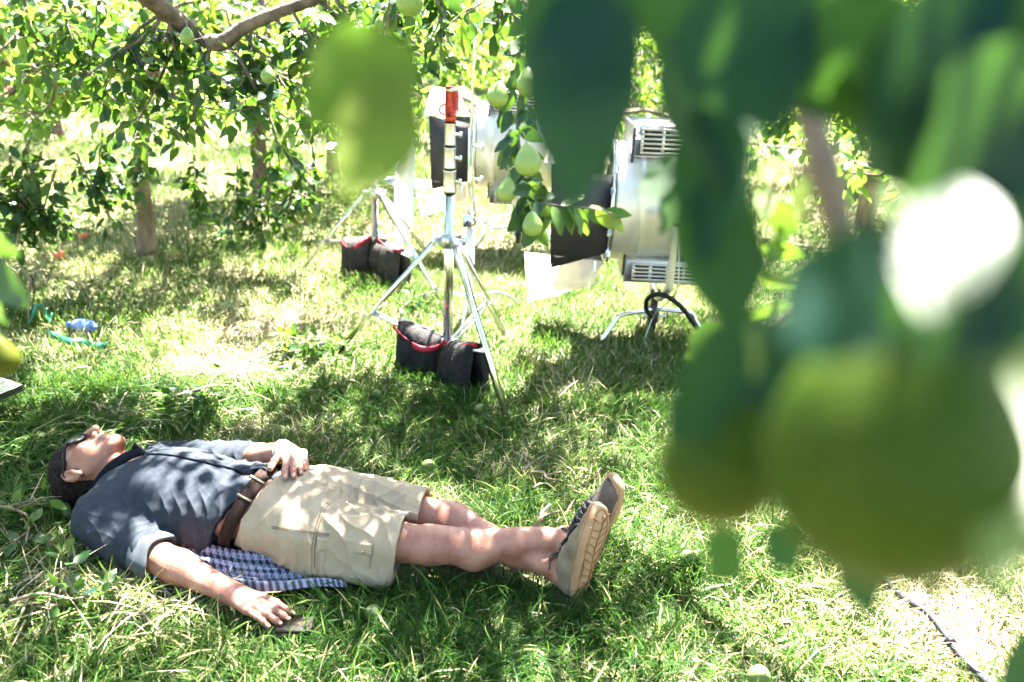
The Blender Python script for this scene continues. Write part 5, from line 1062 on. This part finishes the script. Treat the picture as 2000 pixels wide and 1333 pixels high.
# ---------------- the blurred foreground, a few hand widths from the lens: every leaf and pear its own part
FG = TBt.t
def fbranch(pts, r0, r1, name='branch'): P = curve([atd(*p) for p in pts], 30); MB().tube(P, np.linspace(r0, r1, 30)*(1+.08*np.sin(np.linspace(0, 25, 30))), 12).build(name, M['bark'], FG, smooth=True)
fbranch([(1690, -260, .62), (1640, -60, .56), (1600, 60, .52), (1580, 190, .50), (1610, 330, .47), (1645, 470, .45)], .0105, .0085)
fbranch([(1645, 470, .45), (1670, 560, .42), (1700, 610, .36), (1735, 640, .30)], .0080, .0030); fbranch([(1580, 190, .50), (1500, 230, .55), (1440, 260, .6)], .004, .002); fbranch([(1600, 60, .52), (1480, 20, .5), (1400, -80, .5), (1200, -160, .5), (880, -200, .5)], .006, .003)
fbranch([(1620, 360, .47), (1560, 330, .6), (1520, 345, .74), (1490, 430, .8)], .004, .002); fbranch([(1645, 470, .45), (1590, 560, .6), (1500, 640, .75), (1420, 690, .8)], .0035, .0015)
def fleaf(x0, y0, d0, x1, y1, d1, W, roll=0., c=.3, lab=None, tilt=-.5, curl=.25):
    a, b = atd(x0, y0, d0), atd(x1, y1, d1); D = b-a; tilt = {1540: -.25, 1660: -.2, 1310: -.2, 1345: -.2}.get(x0, tilt); L_ = np.linalg.norm(D); D = D/L_; n_ = -FWD; s_ = nrm(np.cross(D, n_)); n_ = nrm(np.cross(s_, D)); n_ = nrm(n_*math.cos(roll)+s_*math.sin(roll)+tilt*UP)
    mb = MB(); rr = np.random.default_rng(int(x0+y0)); leaves(mb, np.array([a]), np.array([D]), np.array([n_]), L_, W, 3, rr, curl=curl*0, cval=np.array([c])); o = mb.build('leaf', M['leaf_near'] if d0 < .62 else M['leaf'], FG, col=True, smooth=True)
    if lab: o['label'] = lab
    if c < .5 and 1000 < x0 and d0 < .5:         # unseen sprays added above to keep this leaf in shade
        for t_ in (.1, .35, .6, .9):
            for k in range(1):
                g_ = a+(b-a)*t_+rA.normal(0, .02, 3); z = rA.uniform(2.0, 2.5); p_ = g_+SUN*(z-g_[2])/SUN[2]
                if visible(p_, 200) or hot(p_): continue
                src = TBt.near(p_); P = curve([src, (src+p_)/2+V(0, 0, .05), p_, p_+V(rA.normal(0, .05), rA.normal(0, .05), -.04)], 10); TBt.br.tube(P, np.linspace(.005, .0018, 10), 4, cap=False); leaf_twig(TBt.cr, P[6:], TBt.r, 9, .072, 1, droop=.1)
fc = lambda c: c*.8
FL = [
 # x0 y0 d0   x1 y1 d1  width roll c
 (815, 98, .38, 585, 235, .35, .055, .15, .93), (800, 140, .37, 668, 392, .34, .040, -.2, .97),     # pale leaf left of the orange head
 (1150, -60, .40, 1120, 420, .36, .056, .15, .25), (1090, -120, .41, 1095, 300, .39, .046, -.3, .30), (1185, -80, .41, 1180, 360, .39, .036, .4, .45),
 (1290, -60, .46, 1235, 90, .42, .028, .9, .9), (1370, -120, .40, 1290, 130, .40, .050, .2, .6),
 (1330, 60, .40, 1440, 400, .36, .050, -.3, .5), (1390, 180, .38, 1380, 520, .36, .040, .5, .3), (1400, 330, .38, 1440, 650, .36, .046, -.3, .2), (1350, 330, .42, 1420, 640, .40, .040, .6, .55),
 (1400, -60, .34, 1520, 260, .34, .060, .1, .15), (1500, -40, .36, 1640, 240, .36, .060, -.2, .15), 
 (1310, 300, .80, 1255, 410, .78, .034, .5, .3), (1345, 300, .82, 1290, 460, .78, .030, -.3, .6),
 (1540, 60, .34, 1840, 140, .32, .050, .6, .35), (1660, 120, .34, 1780, 420, .32, .050, -.5, .72),      # olive leaf by the stem
 (2060, -60, .30, 1760, 440, .28, .085, .2, .05), (2080, 120, .28, 1740, 560, .27, .080, -.25, .08), (1960, 60, .30, 1720, 330, .30, .07, .3, .1),
 (1900, -100, .30, 1960, 120, .30, .05, .3, .7),
 (1600, 480, .36, 1700, 700, .34, .05, .2, .1), (1660, 600, .34, 1540, 780, .34, .045, -.2, .1), (1560, 640, .32, 1290, 850, .30, .046, .3, .0),
 (1540, 330, .78, 1480, 345, .76, .030, .7, .95), (1570, 340, .74, 1560, 440, .72, .022, 1.1, 1.0), (1500, 360, .8, 1490, 430, .78, .022, .2, .9), (1500, 400, .80, 1560, 460, .78, .030, .5, .95), (1540, 440, .80, 1500, 520, .78, .03, -.5, .8), (1490, 480, .80, 1570, 500, .80, .026, .8, .95),
 (1480, 540, .8, 1560, 560, .8, .022, .9, 1.0), (1420, 640, .80, 1335, 700, .78, .038, .1, .55), (1430, 650, .80, 1380, 720, .78, .028, .6, .85), (1470, 660, .6, 1600, 690, .55, .040, .5, .85), (1440, 620, .66, 1560, 590, .66, .022, .9, .95),
 (1440, 1040, .48, 1385, 1135, .46, .032, .2, .75), (1500, 1030, .50, 1560, 1115, .48, .028, .4, .35), (1660, 1060, .34, 1700, 1215, .33, .020, .5, .35),
 (2060, 520, .205, 1700, 640, .19, .042, .15, .05), (1540, 500, .21, 1800, 650, .195, .042, -.2, .1), (1990, 520, .21, 1860, 640, .20, .03, .3, .05),
 (-60, 440, .8, 40, 500, .78, .030, .2, .1), (-70, 490, .8, 58, 600, .76, .040, -.3, .15), (-40, 540, .82, 15, 640, .8, .028, .5, .5),
 (2080, 1230, .5, 1950, 1400, .48, .05, .2, .3), (1980, 600, .4, 2080, 760, .4, .05, .3, .4), (1215, -80, .5, 1250, 60, .48, .03, .2, .5), (870, -60, .9, 900, 30, .9, .03, .4, .3)]
for i, a in enumerate(FL): fleaf(*a)
c = atd(1850, 495, .18); n_ = nrm(SUN-nrm(ray(1865, 500))); D = nrm(-UP*1-.15*RIGHT); D = nrm(D-n_*(D@n_)); mb = MB(); leaves(mb, (c-D*.028)[None], D[None], n_[None], .050, .021, 3, np.random.default_rng(2), curl=0, cval=np.array([.5])); o = mb.build('leaf', M['leaf'], FG, col=True); o['label'] = 'leaf close to the lens glaring white in the sun above the huge pear'
c = atd(1992, 880, .215); n_ = nrm(SUN-nrm(ray(1992, 880))); D = nrm(-UP-.10*RIGHT); D = nrm(D-n_*(D@n_)); mb = MB(); leaves(mb, (c-D*.05)[None], D[None], n_[None], .105, .022, 3, np.random.default_rng(3), curl=0, cval=np.array([.9])); o = mb.build('leaf', M['leaf'], FG, col=True); o['label'] = 'added leaf standing in for the sunlit right edge of the huge pear'  # glare leaf added to imitate the lit rim of the huge pear
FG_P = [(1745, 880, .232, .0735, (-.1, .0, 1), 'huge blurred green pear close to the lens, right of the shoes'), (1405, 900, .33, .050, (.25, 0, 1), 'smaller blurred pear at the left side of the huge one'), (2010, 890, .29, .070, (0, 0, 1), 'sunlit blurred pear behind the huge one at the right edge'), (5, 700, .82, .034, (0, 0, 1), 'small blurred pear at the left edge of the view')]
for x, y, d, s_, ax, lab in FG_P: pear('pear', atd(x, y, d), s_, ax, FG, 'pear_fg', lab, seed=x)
TA.done(); TBt.done(); keep(TA.t); keep(TBt.t)
# ------------------------------------------------------------------ small things in the grass
for px, py, s_, lab in ((837, 911, .052, 'green windfall pear in the grass above the shorts'), (937, 799, .046, 'green windfall pear in the grass by the front stand leg'), (1345, 1091, .052, 'windfall pear in the grass left of the blurred pears'), (728, 1198, .048, 'dull windfall pear sunk in shaded grass below the shorts'), (1483, 1322, .058, 'windfall pear cut by the bottom edge of the view'), (735, 770, .042, 'windfall pear in deep grass under the sandbags')):
    c = atz(px, py, .020); t = thing('windfall_pear', lab, 'fruit', c, 'windfall pears'); o = pear('fruit', c, s_, (.4*math.sin(px), -.5, .7), t, 'pear_dull', seed=px); keep(t)
# blue bottle
bt = thing('plastic_bottle', 'crumpled blue plastic bottle lying in the sunlit grass at left', 'bottle', atz(155, 636)); c = atz(160, 636, .05); ax = nrm(V(.80, -.35, .12)); s_ = nrm(np.cross(ax, V(0, 0, 1))); R_ = np.stack([s_, np.cross(ax, s_), ax]).T
bm_ = mat('blue_plastic', (.04, .12, .50), .15, trans=.3, spec=.8, color2=(.25, .38, .75), scale=35)
b = MB(); b.lathe([(.0001, -.085), (.012, -.085), (.013, -.07), (.022, -.055), (.030, -.04), (.030, -.01), (.025, -.005), (.030, .0), (.030, .03), (.024, .035), (.030, .045), (.029, .07), (.024, .078), (.0001, .076)], c, R_, 24); v = b.v[0]; v += nrm(v-c)*(.009*noise(v, 42, 3))[:, None]; b.build('bottle_body', bm_, bt, smooth=True)
b = MB(); b.lathe([(.0001, -.100), (.0145, -.100), (.0150, -.083), (.0001, -.083)], c, R_, 18); b.build('cap', mat('blue_cap', (.03, .10, .60), .4), bt, smooth=True); keep(bt)
# green rag on a wire stake, green strip of tape
c = atz(68, 640); P = np.array([[c+V(.10*u-.02, .05*math.sin(3*u)+.05*w_, .05+.05*math.sin(5*u+2*w_)+.04*u) for w_ in np.linspace(-.5, .5, 7)] for u in np.linspace(0, 1, 14)]); P[..., 2] += .012*noise(P, 50, 3)
gmat = mat('green_plastic', (.01, .19, .09), .5); b = MB(); b.sheet(P, .003); tag(b.build('plastic_tie', gmat, smooth=True), 'green plastic rag crumpled at the foot of the twig stake', 'plastic rag')
pts = curve([atz(x, y, z) for x, y, z in ((92, 650, .05), (110, 658, .03), (135, 668, .045), (158, 668, .04), (180, 676, .03), (212, 675, .03))], 30); b = MB(); b.sheet(np.array([[p_+V(0, .008*w_, .014*w_) for w_ in (-1, 0, 1)] for p_ in pts]), .002); tag(b.build('plastic_strip', gmat, smooth=True), 'long green plastic strip lying in the grass below the blue bottle', 'plastic strip')
tw = thing('stake', 'thin bare twig stake standing in the grass at left', 'stake', atz(57, 640))
b = MB(); b.tube(curve([atz(57, 640), atY(56, 600, atz(57, 640)[1]), atY(57, 565, atz(57, 640)[1]), atY(60, 545, atz(57, 640)[1])], 10), [.006]*5+[.004]*5, 6); b.build('stick', M['twig'], tw); b = MB(); b.tube(curve([atY(58, 616, atz(57, 640)[1]), atY(66, 590, atz(57, 640)[1]), atY(66, 560, atz(57, 640)[1]), atY(63, 542, atz(57, 640)[1])], 10), .003, 5); b.build('wire', M['rubber'], tw); keep(tw)
# cut leafy branches
def cut_branch(label, pts, nl, Ls, seed, thick=.006, det=3, cv=None):
    t = thing('cut_branch', label, 'branch', pts[0]*V(1, 1, 0), 'cut branches lying in the grass'); r = np.random.default_rng(seed); P = curve(pts, 24); br = MB(); br.tube(P, np.linspace(thick, .002, 24), 7); lf = MB()
    for j in range(4): i = int(r.uniform(4, 22)); T = limb_path(r, P[i], nrm(P[i]-P[i-1]+.8*rdir(r, 1)[0]*V(1, 1, .3)+V(0, 0, .15)), .16, -.1, 3, .1); br.tube(T, .002, 5); leaf_twig(lf, T, r, nl//5, Ls, det, droop=.0)
    leaf_twig(lf, P[8:], r, nl//2, Ls, det, droop=.0); br.build('stem', M['twig'], t, smooth=True); lf.build('leaves', M['leaf'], t, col=True); keep(t)
cut_branch('leafy cut branch lying left of the stand foot', [atz(460, 715, .03), atz(530, 690, .05), atz(600, 668, .09), atz(650, 668, .12)], 46, .060, 61)
cut_branch('small leafy twig lying on the mown swathe above the man', [atz(420, 752, .05), atz(380, 762, .06), atz(335, 775, .07)], 20, .055, 62)
cut_branch('leafy shoot standing up between the stand legs', [atz(775, 610, .02), atz(800, 590, .06), atz(828, 572, .12)], 30, .045, 63)
cut_branch('thin leafy twig in the shade left of the shirt sleeve', [atz(-60, 1000, .04), atz(0, 990, .06), atz(55, 1010, .05), atz(50, 1060, .05)], 26, .05, 64)
cut_branch('wilted leafy cutting below the shirt sleeve', [atz(20, 1175, .05), atz(80, 1160, .06), atz(140, 1170, .06), atz(190, 1160, .06)], 34, .05, 65)
for px0, py0, px1, py1, r_, lab in ((1035, 1045, 1075, 985, .008, 'pale forked dead stick lying above the shins'), (740, 985, 815, 962, .004, 'thin dry twig beside the knee'), (1030, 925, 1090, 938, .005, 'short grey stick in the grass above the laces'), (225, 640, 283, 628, .003, 'thin dark twig right of the blue bottle')):
    a, b_ = atz(px0, py0, .035), atz(px1, py1, .055); mb = MB(); mb.tube(curve([a, a+(b_-a)*.4+V(.01, .012, .012), a+(b_-a)*.7+V(-.008, 0, .0), b_], 12), np.linspace(r_, r_*.5, 12), 7)
    m2 = a+(b_-a)*.55; mb.tube(curve([m2, m2+V(.03, .01, .01), m2+V(.06, .04, .0)], 6), r_*.5, 5); tag(mb.build('stick', M['bark'], smooth=True), lab, 'stick', 'sticks in the grass')
# irrigation hose lower right
pts = curve([atz(x, y, .03) for x, y in ((1620, 1060), (1700, 1110), (1760, 1158), (1805, 1195), (1850, 1245), (1900, 1300), (1950, 1360))], 60); hz_ = thing('irrigation_hose', 'grey irrigation hose running through the dry grass at lower right', 'hose', pts[30]*V(1, 1, 0)); pts[:, 2] = .030+.008*np.sin(np.linspace(0, 14, 60))
MB().tube(pts, .0105, 10).build('pipe', mat('grey_pipe', (.035, .035, .042), .75, spec=.2), hz_, smooth=True); b = MB()
for i in (22, 40): b.tube([pts[i], pts[i]+(pts[i+1]-pts[i])*1.5], .0135, 10)
b.build('fitting', M['rubber'], hz_, kind='stuff'); keep(hz_)
# cardboard corner at left edge, red tags
c = atz(-28, 765, .10); R_ = np.stack([nrm(V(.8, -.5, .1)), nrm(V(.5, .8, .1)), V(0, 0, 1)]).T; b = MB(); b.box(c, (.24, .17, .03), np.linalg.qr(R_)[0], .003); tag(b.build('case', M['alu'], smooth=False), 'grey corner of a flat case at the left edge of the grass', 'case')
for px, py, d, s_ in ((22, 175, 5.2, .05),): b = MB(); b.box(atd(px, py, d), (s_, .01, s_*.8), None, .004); tag(b.build('marker_tag', mat('red_tag', (.6, .05, .03), .5)), 'small red marker tag hanging in the leaves at far left', 'tag')
for px, py in ((115, 500), (163, 462)): b = MB(); c = atz(px, py, .04); P = np.array([[c+V(.03*u, .01*math.sin(u*2), .022*w_+.006*math.sin(3*u)) for w_ in (-1, 0, 1)] for u in np.linspace(-1, 1, 6)]); b.sheet(P, .002); tag(b.build('plastic_scrap', mat('orange_scrap', (.7, .18, .10), .6)), 'orange scrap in the grass at left, %s' % ('nearer one' if py == 500 else 'further and paler one'), 'scrap')
